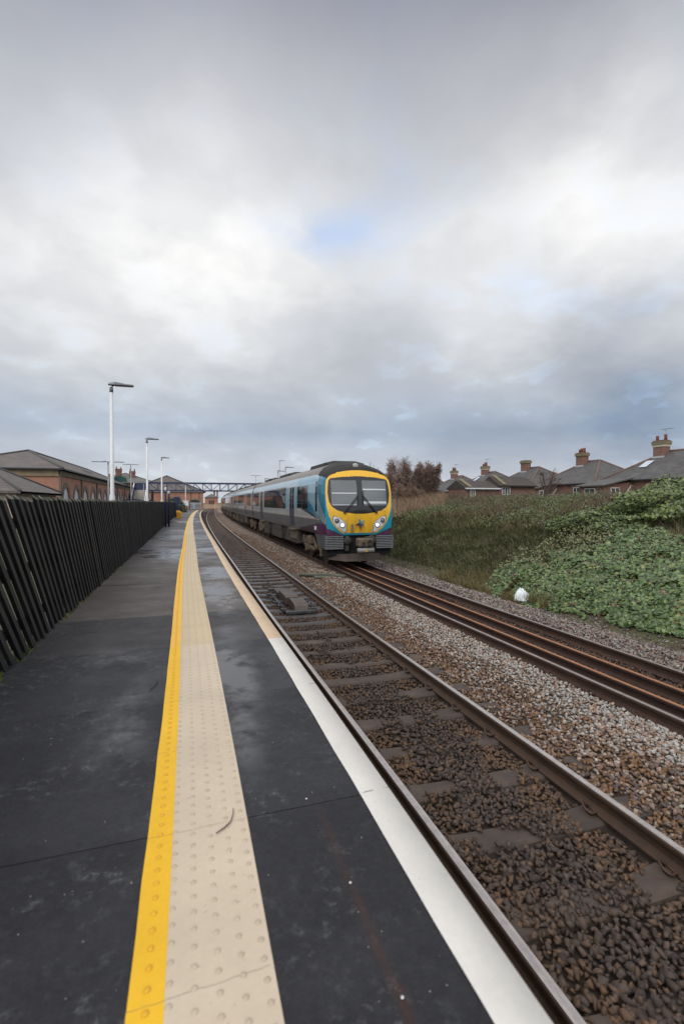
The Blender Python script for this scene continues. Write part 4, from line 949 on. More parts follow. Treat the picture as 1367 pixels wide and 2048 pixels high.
# ================================================================== TRAIN
TY, TX = 17.0, 5.83
train = empty('passenger_train', (TX, TY, 0), label='teal and silver diesel passenger train with yellow front standing on the far track', cat='train')
def gloss(name, c, rough=.28, coat=.6, c2=None, sc=1.2):
    m, nt, b = nmat(name); t = NT(nt); p = t.pos(); x_, y_, z_ = t.sep(p)
    f = t.ramp(t.noise(p, sc, 5, .6), [(.32, 0.0), (.68, 1.0)]); c2 = c2 or tuple(q*.88 for q in c)
    low = t.math('MULTIPLY', t.math('SUBTRACT', 2.3, z_), .75, clamp=True)
    st = t.noise(t.comb(t.math('MULTIPLY', x_, 9), t.math('MULTIPLY', y_, 9), t.math('MULTIPLY', z_, .8)), 1.0, 5, .65)
    d = t.math('MULTIPLY', t.math('MULTIPLY_ADD', low, .55, .10), t.ramp(st, [(.35, 0.0), (.7, 1.0)]))
    t.l(t.mix(d, t.mix(f, c, c2), (.085, .068, .052)), b.inputs['Base Color'])
    t.l(t.math('MULTIPLY_ADD', d, .5, rough), b.inputs['Roughness']); t.l(t.math('MULTIPLY_ADD', d, -.8*coat, coat), b.inputs['Coat Weight']); b.inputs['Coat Roughness'].default_value = .06
    return m
M = dict(
 silver=gloss('body_silver', (.40, .41, .42), c2=(.33, .34, .35)), upper=gloss('body_upper', (.37, .49, .56), c2=(.32, .43, .50)), blue=gloss('body_pale_blue', (.19, .39, .49), c2=(.16, .34, .43)),
 lower=gloss('body_lower', (.155, .158, .165), .3, .4, (.12, .12, .125)), stripe=gloss('body_stripe', (.55, .51, .47)), teal=gloss('teal', (.0, .17, .27), .2, .5), teal2=gloss('bright_teal', (.0, .30, .42), .2, .5),
 navy=gloss('navy_line', (.012, .014, .045)), wedge=gloss('grey_wedge', (.19, .25, .30)), purple=gloss('purple', (.10, .016, .085), .3, .4), purple2=mat('dirty_purple', (.055, .018, .036), (.045, .028, .028), 2.2, .6), yellow=gloss('cab_yellow', (.92, .52, .025), .3, .5, (.86, .47, .022), 2.0),
 roof=mat('roof_grey', (.26, .245, .23), (.19, .18, .17), 1.5, .7), dome=mat('dark_dome', (.016, .015, .015), (.034, .031, .029), 1.4, .6, spec=.25), door=gloss('door_navy', (.045, .05, .085), .35, .3), seam=mat('panel_gap', (.02, .02, .022)))
m_win = mat('tinted_glass', (.010, .012, .014), rough=.04, spec=.8)
m_pane, nt_, b = nmat('cab_glass'); t = NT(nt_); b.inputs['Base Color'].default_value = (.23, .245, .25, 1); b.inputs['Roughness'].default_value = .05; b.inputs['Specular IOR Level'].default_value = .9; b.inputs['Coat Weight'].default_value = .6  # pale base stands in for sky reflected in the glass
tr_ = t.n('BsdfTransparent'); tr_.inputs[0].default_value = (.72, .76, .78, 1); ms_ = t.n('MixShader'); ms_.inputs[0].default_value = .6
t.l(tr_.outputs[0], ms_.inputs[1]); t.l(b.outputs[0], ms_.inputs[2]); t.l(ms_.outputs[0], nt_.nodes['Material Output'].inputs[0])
m_black = mat('black_frame', (.022, .022, .025), rough=.25, coat=.3); m_rub = mat('rubber', (.015, .015, .016), rough=.7)
m_under = mat('underframe_dirt', (.055, .045, .036), (.03, .025, .021), 3.5, .85, bump=.3); m_under2 = mat('underframe_dark', (.03, .027, .024), (.05, .042, .036), 4, .85)
m_bogie = mat('bogie_brown', (.16, .12, .08), (.075, .058, .042), 5, .8, bump=.3, bscale=30); m_wheel = mat('wheel_steel', (.10, .08, .065), (.06, .05, .04), 5, .5, metal=.5)
m_grille = mat('grille_grey', (.085, .088, .092), (.055, .057, .06), 4, .5); m_slat = mat('grille_slat', (.22, .225, .235), (.16, .165, .17), 5, .5)

HWZ = ([1.18, 1.30, 1.45, 1.8, 2.2, 2.7, 3.05, 3.25, 3.40], [1.29, 1.325, 1.35, 1.378, 1.385, 1.378, 1.355, 1.32, 1.25])
def hw(z): return np.interp(z, *HWZ)
ROOF = [(1.25, 3.40), (1.18, 3.53), (1.06, 3.65), (.87, 3.74), (.66, 3.82), (.42, 3.875), (.2, 3.90), (0, 3.905)]
def kx(y): return np.interp(y, [.05, .1, .2, .35, .55, .8, 1.2], [.91, .925, .945, .965, .98, .992, 1])
def kz(y): return np.interp(y, [.05, .2, .5, 1.0, 1.7], [.862, .90, .945, .982, 1])
def nose(x, y, z):
    if y < 1.7:
        rk = .26*max(0.0, (z-2.1)/1.6)**1.4*(1-y/1.7)
        f_ = (1-float(kz(y)))/(1-.862)
        return x*float(kx(y)), y+rk, 1.18+(z-1.18)*(1-f_*(.052+.070*min(1.0, max(0.0, (z-3.2)/.7))))
    return x, y, z
def inpoly(x, z, P):
    c = False; j = len(P)-1
    for i in range(len(P)):
        xi, zi = P[i]; xj, zj = P[j]
        if (zi > z) != (zj > z) and x < (xj-xi)*(z-zi)/(zj-zi)+xi: c = not c
        j = i
    return c
def below(y, z, a, b_):     # z under the line a-b at y
    return z < a[1]+(b_[1]-a[1])*(y-a[0])/(b_[0]-a[0])
WIN1 = [(2.35, 4.42, 2.10, 3.03), (7.16, 14.65, 2.05, 3.11), (17.2, 20.35, 2.12, 3.0)]
DOORS1 = [(5.02, 6.24), (15.32, 16.52)]
def cls_cab(y, z):
    if 3.36 < z: return 'dome' if y < 1.0 else 'upper'
    # cab door
    if .62 < y < 1.26 and 1.74 < z < 3.34:
        if min(y-.62, 1.26-y, 3.34-z) < .022: return 'seam'
        if .82 < y < 1.10 and 2.03 < z < 3.16: return 'win'
    for (a, b_, c, d) in WIN1:
        if a < y < b_ and c < z < d:
            if b_-a > 5:
                k = (y-a)/((b_-a)/5); 
            return 'win'
    for (a, b_) in DOORS1:
        if a < y < b_ and 1.30 < z < 3.13:
            if min(y-a, b_-y, 3.13-z) < .025: return 'stripe'
            m_ = (a+b_)/2
            if z > 2.08 and z < 3.04:
                if abs(y-m_) < .05: return 'stripe' if abs(y-m_) > .02 else 'seam'
                if min(y-a, b_-y) > .10: return 'win'
            if abs(y-m_) < .012: return 'seam'
            return 'door' if z < 2.1 else 'silver'
    # front swoosh
    L1 = ((.70, 2.66), (-.05, 1.66))       # teal / wedge boundary
    L2 = ((2.25, 2.44), (.0, 1.50))        # wedge / body boundary
    if y < .72 and not below(y, z, (.72, 2.72), (-.1, 1.72)): return 'teal' if y > .25 or z > 2.0 else 'teal2'
    if y < .76 and not below(y, z, (.72, 2.66), (-.1, 1.66)): return 'navy'
    pl = 1.60-.31*(y-.6)/3.4 if y > .6 else 1.60
    d2 = 1.50+(2.44-1.50)*y/2.25
    if z < pl and y < 4.2:
        if z > pl-.03 and y < 1.2: return 'navy'
        return 'purple' if y < 1.15 else 'purple2'
    if y < 2.3:
        if z > d2+.03: return 'wedge' if y < 1.3 and below(y, z, (.72, 2.66), (-.1, 1.66)) and y < .62 else ('blue')
        if z > d2-.02: return 'navy'
    # teal triangle below the first window
    tri = [(2.25, 2.44), (2.75, 2.10), (.9, 1.80)]
    if inpoly(y, z, tri): return 'teal'
    if inpoly(y, z, [(3.6, 2.09), (2.75, 2.10), (.85, 1.80), (.8, 1.74)]): return 'navy'
    up = 'blue' if y < 5.0 else ('blue' if y < 7.1 and z > 2.1 else 'upper')
    if z > 3.10: return 'blue' if y < 4.6 else 'upper'
    if z > 2.05: return up if y < 7.2 else 'silver'
    if z > 1.79: return 'silver'
    if z > 1.73: return 'stripe'
    return 'lower'
def cls_mid(y, z, Ln):
    if z > 3.36: return 'upper'
    for (a, b_, c, d) in ((1.0, 4.4, 2.1, 3.02), (6.6, Ln-6.8, 2.08, 3.05), (Ln-4.6, Ln-1.2, 2.1, 3.02)):
        if a < y < b_ and c < z < d: return 'win'
    for m_ in (5.5, Ln-5.6):
        if abs(y-m_) < .62 and 1.30 < z < 3.1:
            if abs(y-m_) > .59: return 'stripe'
            if 2.08 < z < 3.02 and .06 < abs(y-m_) < .5: return 'win'
            return 'door' if z < 2.1 else 'silver'
    if z > 3.1: return 'upper'
    if z > 1.79: return 'silver'
    if z > 1.73: return 'stripe'
    return 'lower'
def car(y0, Ln, cab):
    xa, xb = sh(TY+y0)-sh(TY), sh(TY+y0+Ln)-sh(TY)
    X = lambda y: xa+(xb-xa)*(y-0)/Ln
    if cab:
        ye = list(np.arange(.05, 4.4, .03)); snap = [q for wn_ in WIN1 for q in wn_[:2]]+[q for d in DOORS1 for q in (d[0], d[0]+.025, d[0]+.1, (d[0]+d[1])/2-.05, (d[0]+d[1])/2-.02, (d[0]+d[1])/2-.012, (d[0]+d[1])/2+.012, (d[0]+d[1])/2+.02, (d[0]+d[1])/2+.05, d[1]-.1, d[1]-.025, d[1])]
        ye = sorted(set([round(q, 4) for q in ye+snap+list(np.arange(4.5, Ln, .3))+[Ln]]))
    else:
        snap = [1.0, 4.4, 6.6, Ln-6.8, Ln-4.6, Ln-1.2]+[m_+k for m_ in (5.5, Ln-5.6) for k in (-.62, -.59, -.5, -.06, .06, .5, .59, .62)]
        ye = sorted(set([round(q, 4) for q in [0]+snap+list(np.arange(.5, Ln, .6))+[Ln]]))
    zl = sorted(set([round(q, 4) for q in [1.18, 1.30, 1.73, 1.79, 2.03, 2.05, 2.08, 2.10, 2.12, 3.0, 3.02, 3.03, 3.04, 3.05, 3.10, 3.11, 3.13, 3.36, 3.40]+(list(np.arange(1.2, 3.40, .03)) if cab else [1.45, 2.4, 2.7, 3.2])]))
    parts = {}
    def put(key, P, smooth=True):
        d = parts.setdefault(key, ([], [], {}))
        f = []
        for q in P:
            kq = tuple(round(c, 5) for c in q)
            if kq not in d[2]: d[2][kq] = len(d[0]); d[0].append(kq)
            f.append(d[2][kq])
        if len(set(f)) >= 3: d[1].append(tuple(dict.fromkeys(f)))
    def T(x, y, z):
        if cab: x, y, z = nose(x, y, z)
        return (x+X(y), y0+y, z)
    for s in (-1, 1):
        for i in range(len(ye)-1):
            ym = (ye[i]+ye[i+1])/2
            for j in range(len(zl)-1):
                zm = (zl[j]+zl[j+1])/2
                k = cls_cab(ym, zm) if cab else cls_mid(ym, zm, Ln)
                P = [T(s*hw(z), y, z) for y, z in ((ye[i], zl[j]), (ye[i+1], zl[j]), (ye[i+1], zl[j+1]), (ye[i], zl[j+1]))]
                put(k, P if s > 0 else P[::-1])
        yr = ye if cab else ye
        for i in range(len(yr)-1):
            for j in range(len(ROOF)-1):
                P = [T(s*ROOF[a][0], y, ROOF[a][1]) for y, a in ((yr[i], j), (yr[i+1], j), (yr[i+1], j+1), (yr[i], j+1))]
                put('dome' if cab and (yr[i] < 1.05 or (j > 1 and yr[i] < 1.4)) else 'roof', P if s > 0 else P[::-1])
    # end wall (and the front of a middle car)
    prof = [(s_*h, z) for s_, seq in ((1, [(hw(z), z) for z in zl[::3]+[3.40]]),) for h, z in seq]
    ring = [(h, z) for h, z in prof]+ROOF[1:]; ring = ring+[(-h, z) for h, z in ring[::-1][1:]]
    for yy in ([Ln] if cab else [0, Ln]):
        c = (X(yy), y0+yy, 2.4)
        for q in range(len(ring)):
            a, b_ = ring[q], ring[(q+1) % len(ring)]
            put('seam', [T(a[0], yy, a[1]), T(b_[0], yy, b_[1]), c], False)
    c = []
    P0 = [T(1.29, y, 1.18) for y in (ye[0], Ln)]+[T(-1.29, y, 1.18) for y in (Ln, ye[0])]
    put('seam', P0)
    # body paint: one mesh with material slots; glass faces: one mesh per window
    keys = [k for k in parts if k != 'win']; V, F, mi = [], [], []
    for n_, k in enumerate(keys):
        o = len(V); V += parts[k][0]; F += [tuple(o+q for q in f) for f in parts[k][1]]; mi += [n_]*len(parts[k][1])
    me = bpy.data.meshes.new('carriage_body'); me.from_pydata(V, [], F)
    for k in keys: me.materials.append(M[k])
    me.polygons.foreach_set('material_index', mi); me.polygons.foreach_set('use_smooth', [True]*len(F)); me.update()
    body = link('carriage_body', me, train)
    V, F = parts['win'][0], parts['win'][1]; par = list(range(len(V)))
    def find(a):
        while par[a] != a: par[a] = par[par[a]]; a = par[a]
        return a
    for f in F:
        for q in f[1:]:
            ra, rb = find(f[0]), find(q)
            if ra != rb: par[ra] = rb
    gr = {}
    for f in F: gr.setdefault(find(f[0]), []).append(f)
    for fs in gr.values():
        ids = sorted({q for f in fs for q in f}); mp = {q: n_ for n_, q in enumerate(ids)}
        me = bpy.data.meshes.new('window'); me.from_pydata([V[q] for q in ids], [], [tuple(mp[q] for q in f) for f in fs]); me.materials.append(m_win)
        me.polygons.foreach_set('use_smooth', [True]*len(fs)); me.update(); link('window', me, body)
    # glazing bars of the long ribbon windows
    for s in (-1, 1):
        b = MB()
        for (a, b_, z0, z1) in (WIN1[:2] if cab else ((6.6, Ln-6.8, 2.08, 3.05),)):
            n_ = max(2, int(round((b_-a)/1.25)))
            for k in range(1, n_):
                y = a+(b_-a)*k/n_; zs_ = [z0, (z0+z1)/2, z1]
                b.loft([[(s*(hw(z)+.004)+X(y), y0+y-.035, z), (s*(hw(z)+.004)+X(y), y0+y+.035, z), (s*(hw(z)-.03)+X(y), y0+y+.035, z), (s*(hw(z)-.03)+X(y), y0+y-.035, z)] for z in zs_], cap=True)
        b.build('window_bars', m_rub, body)
    # roof equipment
    for (a, b_) in (((1.5, 4.6), (9.0, 12.5), (15.5, 18.5)) if cab else ((2.5, 5.5), (9, 12.5), (16, 18.5))):
        b = MB(); q = [(-.85, 3.7), (-.80, 3.90), (-.45, 3.985), (.45, 3.985), (.80, 3.90), (.85, 3.7)]
        b.loft([[(x*.8+X(a), y0+a, z-.1*(z > 3.75)) for x, z in q], [(x+X(a), y0+a+.35, z) for x, z in q], [(x+X(b_), y0+b_-.35, z) for x, z in q], [(x*.8+X(b_), y0+b_, z-.1*(z > 3.75)) for x, z in q]], cap=True)
        b.build('roof_unit', M['dome'], body)
    # underframe: boxes, steps, bogies
    specs = [(4.9, 7.4, 'u'), (7.5, 9.0, 'd'), (9.1, 11.9, 'u'), (12.0, 13.4, 'd'), (13.5, 15.4, 'u')]
    for (a, b_, kk) in specs:
        b = MB(); h = random.uniform(.42, .52)
        for s in (-1, 1):
            b.box((s*.75+X(a), y0+a, h), (s*(1.27 if kk == 'u' else 1.12)+X(a), y0+b_, 1.17), bev=.04)
            for k in range(3): b.box((s*1.27+X(a), y0+a+.2+k*(b_-a)/3, .8), (s*1.30+X(a), y0+a+.3+k*(b_-a)/3, 1.1))
        b.box((-.75+X(a), y0+a, .6), (.75+X(a), y0+b_, 1.15)); b.build('underframe_box', m_under if kk == 'u' else m_under2, body)
    for yd in ([5.6, 15.9] if cab else [5.5, Ln-5.6]):
        for s in (-1, 1):
            b = MB(); b.box((s*1.25+X(yd), y0+yd-.72, 1.13), (s*1.44+X(yd), y0+yd+.72, 1.17)); b.box((s*1.27+X(yd), y0+yd-.65, .72), (s*1.32+X(yd), y0+yd+.65, 1.12)); b.build('door_step', m_bogie, body)
    for yc in ((2.95, Ln-2.7) if cab else (2.6, Ln-2.6)):
        bg = empty('bogie', (X(yc), y0+yc, 0)); bg.parent = train
        for dy in (-1.25, 1.25):
            b = MB()
            for s in (-1, 1): b.lathe([(.05, -.075), (.30, -.07), (.40, -.06), (.43, -.06), (.445, .0), (.46, .06), (.05, .07)][::1] if s > 0 else [(.05, -.07), (.46, -.06), (.445, 0), (.43, .06), (.40, .06), (.30, .07), (.05, .075)], (s*-.75, dy, .42), 20, axis=0)
            b.tube([(-.7, dy, .42), (.7, dy, .42)], .08, 8); b.build('wheelset', m_wheel, bg)
            for s in (-1, 1):
                b = MB(); b.box((s*.92, dy-.20, .26), (s*1.10, dy+.20, .60), bev=.05); b.lathe([(.15, 0), (.15, .05), (.08, .07)], (s*1.10 if s > 0 else s*1.10-.0, dy, .42), 12, axis=0); b.tube([(s*1.0, dy-.3, .62), (s*1.0, dy-.3, .95)], .09, 8); b.tube([(s*1.0, dy+.3, .62), (s*1.0, dy+.3, .95)], .09, 8); b.build('axle_box', m_bogie, bg)
        for s in (-1, 1):
            b = MB(); P = [(-1.75, .62), (-1.0, .62), (-.6, .40), (.6, .40), (1.0, .62), (1.75, .62), (1.75, .80), (1.0, .80), (.6, .64), (-.6, .64), (-1.0, .80), (-1.75, .80)]
            b.prism(P, 0, s*.93, s*1.07); b.box((s*.9, -.32, .64), (s*1.2, .32, 1.02), bev=.06); b.tube([(s*1.14, -.75, .5), (s*1.14, .2, .62)], .05, 7); b.tube([(s*1.12, -.55, .95), (s*1.12, -1.1, .55)], .045, 7); b.build('side_frame', m_bogie, bg)
        b = MB(); b.box((-.9, -.3, .5), (.9, .3, .95)); b.build('bolster', m_under2, bg)
    return body
body1 = car(0, 20.75, True)
yy0 = 21.25
for k in range(4): car(yy0, 20.7, False); yy0 += 21.1
# gangway bellows between carriages
for k in range(4):
    yg = 20.75+k*21.1-(0 if k == 0 else 0); yg = 20.76 if k == 0 else 21.25+k*21.1-.40
    x = sh(TY+yg)-sh(TY); b = MB(); b.box((x-.8, yg, .95), (x+.8, yg+.47, 3.35), bev=.05); b.build('gangway', m_rub, train)

# ---- front face
out = []
zo = [1.18, 1.3, 1.45, 1.6, 1.8, 2.0, 2.2, 2.45, 2.7, 2.9, 3.05, 3.15, 3.25, 3.33, 3.40]
half = [(float(hw(z)), z) for z in zo]+ROOF[1:]
full = half+[(-a, z) for a, z in half[::-1][1:]]
bot = [(-1.29+2.58*k/24, 1.18) for k in range(1, 24)]
loop = full+bot
O = np.array([nose(x, .05, z)[::2] for x, z in loop]); Lc = np.concatenate([O, O[:1]]); seg = np.linalg.norm(np.diff(Lc, axis=0), axis=1); cum = np.concatenate([[0], np.cumsum(seg)])
sN = 420; tt = np.linspace(0, cum[-1], sN, endpoint=False); O2 = np.stack([np.interp(tt, cum, Lc[:, 0]), np.interp(tt, cum, Lc[:, 1])], 1)
CF = np.array([0, 2.25])
# original z (before the scaling) drives the rake, as on the sides
def yfront(r, z): 
    zu = 1.18+(z-1.18)/.94
    return .05+.26*max(0.0, (zu-2.1)/1.6)**1.4*(1-.05/1.7) - .13*(1-r*r)
rN = 84
YP_ = [(0, 3.525), (.4, 3.505), (.75, 3.44), (1.0, 3.35), (1.16, 3.24), (1.24, 3.0), (1.245, 2.6), (1.22, 2.2), (1.15, 1.9), (1.03, 1.64), (.84, 1.40), (.68, 1.28), (.55, 1.255), (0, 1.25)]
YPOLY = YP_+[(-x, z) for x, z in YP_[::-1]]
S_ = [(0, 3.30), (.6, 3.275), (1.03, 3.215), (1.09, 3.19), (1.125, 3.12), (1.155, 2.9), (1.17, 2.65), (1.135, 2.38), (1.04, 2.20), (.83, 2.06), (.5, 1.985), (.2, 1.95), (0, 1.945)]
SPOLY = S_+[(-x, z) for x, z in S_[::-1]]
HP = [(-.97, 1.87), (-.86, 1.845), (-.70, 1.755), (-.55, 1.63), (-.515, 1.55), (-.52, 1.31), (-.56, 1.285), (-.72, 1.38), (-.88, 1.52), (-.985, 1.66), (-1.0, 1.78)]
HP2 = [(-x, z) for x, z in HP]
HPb = [(-.758+(x+.758)*1.09, 1.59+(z-1.59)*1.08) for x, z in HP]; HPb2 = [(-x, z) for x, z in HPb]
fp = {}
def fcls(x, z):
    ax = abs(x)
    if inpoly(x, z, SPOLY):
        if .10 < ax < 1.045 and 2.25 < z < 3.15: return 'paneL' if x < 0 else 'paneR'
        return 'screen'
    if inpoly(x, z, HP): return 'headL'
    if inpoly(x, z, HP2): return 'headR'
    if inpoly(x, z, HPb) or inpoly(x, z, HPb2): return 'seal'
    if inpoly(x, z, YPOLY): return 'yellow'
    if z > 3.2: return 'dome'
    lp = 1.185+max(0, ax-.62)*.42
    if z < lp and ax > .62: return 'purple' if z < lp-.03 else 'navy'
    return 'teal2'
FVidx = {}
def fvert(i, j):
    r = i/rN; P = CF+(O2[j % sN]-CF)*r; return (float(P[0]), yfront(r, float(P[1])), float(P[1]))
for i in range(rN):
    for j in range(sN):
        P = [fvert(i, j), fvert(i+1, j), fvert(i+1, j+1), fvert(i, j+1)]
        cx_, cz_ = sum(q[0] for q in P)/4, sum(q[2] for q in P)/4
        d = fp.setdefault(fcls(cx_, cz_), ([], [], {})); f = []
        for q in P:
            k = tuple(round(c, 5) for c in q)
            if k not in d[2]: d[2][k] = len(d[0]); d[0].append(k)
            f.append(d[2][k])
        f = tuple(dict.fromkeys(f))
        if len(f) >= 3: d[1].append(f)
def fbuild(name, keys, mats_, parent):
    V, F, mi = [], [], []
    for n_, k in enumerate(keys):
        if k not in fp: continue
        o = len(V); V += fp[k][0]; F += [tuple(o+q for q in f) for f in fp[k][1]]; mi += [n_]*len(fp[k][1])
    me = bpy.data.meshes.new(name); me.from_pydata(V, [], F)
    for q in mats_: me.materials.append(q)
    me.polygons.foreach_set('material_index', mi); me.polygons.foreach_set('use_smooth', [True]*len(F)); me.update(); return link(name, me, parent)
front = fbuild('cab_front', ['yellow', 'teal2', 'dome', 'purple', 'navy', 'seal'], [M['yellow'], M['teal2'], M['dome'], M['purple'], M['navy'], m_grille], train)
scr = fbuild('windscreen', ['screen'], [m_black], train)
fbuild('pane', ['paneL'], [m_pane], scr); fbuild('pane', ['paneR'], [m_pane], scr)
m_refl = mat('headlight_shell', (.80, .81, .83), (.62, .63, .66), 24, .25, metal=.1, coat=.8)
m_lit, nt_, b = nmat('lit_lamp'); b.inputs['Emission Color'].default_value = (1, .96, .86, 1); b.inputs['Emission Strength'].default_value = 1.3; b.inputs['Base Color'].default_value = (.8, .8, .8, 1)
m_lens2 = mat('dull_lens', (.16, .16, .165), rough=.1, coat=1)
for k, sx in (('headL', -1), ('headR', 1)):
    hl = fbuild('headlight', [k], [m_refl], train)
    for (x, z, r, mm, nm) in ((.66, 1.545, .075, m_lit, 'lit_lamp'), (.86, 1.70, .068, m_lens2, 'marker_lamp')):
        y = yfront(.72, z)-.022
        b = MB(); b.lathe([(r+.018, .03), (r+.018, -.004), (r, -.008), (r, .0)], (sx*x, y, z), 20, axis=1); b.build('lamp_ring', m_grille, hl)
        b = MB(); b.lathe([(r, .02), (r*.9, -.002), (r*.5, -.012), (.005, -.015)], (sx*x, y, z), 18, axis=1); b.build(nm, mm, hl)
# cab interior behind the glass
m_cab = mat('cab_grey', (.62, .66, .68), (.50, .53, .56), 3, .7); m_bar = mat('bar_white', (.62, .64, .66), rough=.5)
b = MB(); b.box((-1.08, .42, 1.98), (1.08, .46, 3.25)); b.box((-1.08, .25, 1.95), (1.08, .42, 2.18)); b.build('cab_interior', m_cab, scr)
b = MB()
for (xa, xb, za, zb) in ((-1.02, -.12, 2.665, 2.70), (-1.0, -.14, 2.255, 2.275), (.12, 1.02, 2.80, 2.845), (.12, 1.02, 2.31, 2.39)):
    n_ = 8; xs_ = np.linspace(xa, xb, n_+1)
    def fr(x, z):
        d = np.array([x, z])-CF; best = min(np.linalg.norm(O2-CF, axis=1)); a = np.arctan2(O2[:, 1]-CF[1], O2[:, 0]-CF[0]); k = np.argmin(np.abs(np.angle(np.exp(1j*(a-np.arctan2(d[1], d[0])))))); return yfront(float(np.linalg.norm(d)/np.linalg.norm(O2[k]-CF)), z)-.006
    b.loft([[(x, fr(x, za), za), (x, fr(x, zb), zb), (x, fr(x, zb)+.02, zb), (x, fr(x, za)+.02, za)] for x in xs_], cap=True)
b.build('pane_bars', m_bar, scr)  # white bars laid just proud of the panes
b = MB(); b.box((-1.0, .20, 2.86), (-.12, .26, 2.98)); b.build('display_housing', m_black, scr)
b = MB(); b.box((-.98, .235, 2.99), (-.12, .27, 3.13)); b.build('destination_display', mat('display_glass', (.03, .045, .04), rough=.3), scr)
tc = bpy.data.curves.new('destination_text', 'FONT'); tc.body = 'Manchester Airport'; tc.size = .112; tc.align_x = 'CENTER'; tc.align_y = 'CENTER'
to = bpy.data.objects.new('tmp_text', tc); COL.objects.link(to); dg = bpy.context.evaluated_depsgraph_get(); me = bpy.data.meshes.new_from_object(to.evaluated_get(dg)); bpy.data.objects.remove(to)
me.transform(Matrix.Translation((-.55, .232, 3.055)) @ Matrix.Rotation(R(90), 4, 'X')); me.materials.clear(); me.materials.append(mat('display_dots', (.34, .42, .36), rough=.5)); link('destination_text', me, scr)
# wipers
for sx in (-1, 1):
    b = MB(); yb = yfront(.5, 1.98)-.05
    p0, p1 = (sx*.60, yb+.02, 1.99), (sx*.10, yfront(.2, 2.6)-.05, 2.60)
    b.tube([p0, p1], .016, 6); b.tube([(sx*.53, yb+.01, 1.99), (sx*.08, yfront(.2, 2.6)-.05, 2.55)], .010, 6); b.tube([(sx*.10, p1[1], 2.78), (sx*.11, p1[1]+.005, 2.24)], .016, 6); b.lathe([(.04, 0), (.04, -.04), (.02, -.05)], p0, 10, axis=1); b.build('wiper', m_rub, scr)
# emblem: five pointed star of darts
def dart(a, L, w_, c, m_):
    d = (math.cos(a), math.sin(a)); n_ = (-d[1], d[0]); cx, cz = .02, 1.59
    P = [(cx, cz), (cx+d[0]*L*.35+n_[0]*w_, cz+d[1]*L*.35+n_[1]*w_), (cx+d[0]*L, cz+d[1]*L), (cx+d[0]*L*.35-n_[0]*w_, cz+d[1]*L*.35-n_[1]*w_)]
    b = MB(); y = yfront(.35, 1.6)-.018; b.prism(P, 1, y, y+.02); b.build('emblem', m_, front)
for a, L, w_, k in ((112, .21, .045, 'teal2'), (50, .17, .038, 'blue'), (188, .22, .042, 'navy'), (262, .22, .042, 'purple'), (335, .14, .034, 'teal')): dart(R(a), L, w_, None, M[k])
b = MB(); y = yfront(.6, 1.4)-.012; b.box((-.34, y, 1.30), (-.26, y+.03, 1.58), bev=.01); b.build('lamp_bracket', mat('bracket_grey', (.30, .24, .12), (.1, .09, .07), 9, .7), front)
b = MB(); b.lathe([(.10, .1), (.10, -.01), (.085, -.02), (.03, -.03)], (0, nose(0, .3, 3.8)[1]-.05, 3.70), 18, axis=1); b.build('top_lamp', mat('top_lens', (.36, .35, .32), rough=.15, coat=1), front)
b = MB(); b.box((-1.36, 1.05, 1.33), (-1.345, 1.30, 1.47)); b.build('number_plate', m_wht, train)
# valance grilles, void, coupler and plough
for sx in (-1, 1):
    b = MB(); P = [(.03, .68), (.95, .72), (1.6, 1.17), (.03, 1.18)]
    b.prism(P, 0, sx*1.27, sx*1.21); v = b.build('side_valance', m_grille, train); b = MB(); b.box((sx*.61, .05, .68), (sx*1.2, .14, 1.175)); b.build('grille_backing', m_under2, v)
    for k in range(8):
        q = MB(); q.box((sx*.62, -.03, .70+k*.06), (sx*1.28, .06, .728+k*.06)); q.build('slat', m_slat, v)
    b = MB(); b.lathe([(.12, .3), (.13, .0), (.15, -.02), (.10, -.06)], (sx*.47, -.02, .98), 14, axis=1); b.box((sx*.40, -.02, .6), (sx*.54, .3, 1.16), bev=.03); b.build('damper', m_under2, train)
b = MB(); b.box((-1.25, .16, .45), (1.25, .3, 1.17)); b.build('void_panel', mat('void_black', (.008, .008, .009), rough=.9), train)  # black panel stands in for the shaded void under the cab
cp = empty('coupler', (.02, -.5, .93)); cp.parent = train
b = MB(); b.box((-.27, -.12, -.14), (.27, .25, .17), bev=.05); b.box((-.12, .2, -.12), (.12, .7, .12)); b.build('coupler_head', m_bogie, cp)
b = MB(); b.lathe([(.10, -.01), (.105, -.03), (.085, -.035), (.04, .04)], (.13, -.12, .02), 14, axis=1); b.lathe([(.065, -.01), (.07, -.03), (.055, -.035), (.02, .03)], (-.10, -.12, -.01), 12, axis=1); b.build('coupler_cups', m_under2, cp)
b = MB(); b.tube([(-.30, -.08, -.25), (.30, -.08, -.25)], .085, 12); b.build('cable_box', mat('cable_box_grey', (.28, .27, .26), (.17, .16, .15), 6, .5), cp)
b = MB(); b.prism([(-.05, -.29), (.06, -.29), (.005, -.20)], 1, -.175, -.165); b.build('warning_mark', M['yellow'], cp)
b = MB(); b.tube([(-.05, -.05, .2), (.12, -.1, .22), (.3, -.12, .30)], .022, 7); b.build('release_handle', m_wheel, cp)
b = MB()
b.loft([[(-1.12, .30, .50), (-1.12, .34, .50), (-1.08, .32, .30), (-1.08, .28, .30)], [(-.5, .02, .51), (-.5, .07, .51), (-.5, .04, .24), (-.5, -.01, .24)], [(.5, .02, .51), (.5, .07, .51), (.5, .04, .24), (.5, -.01, .24)], [(1.12, .30, .50), (1.12, .34, .50), (1.08, .32, .30), (1.08, .28, .30)]], cap=True)
b.build('obstacle_deflector', mat('deflector_brown', (.10, .075, .058), (.065, .05, .042), 3, .8), train)

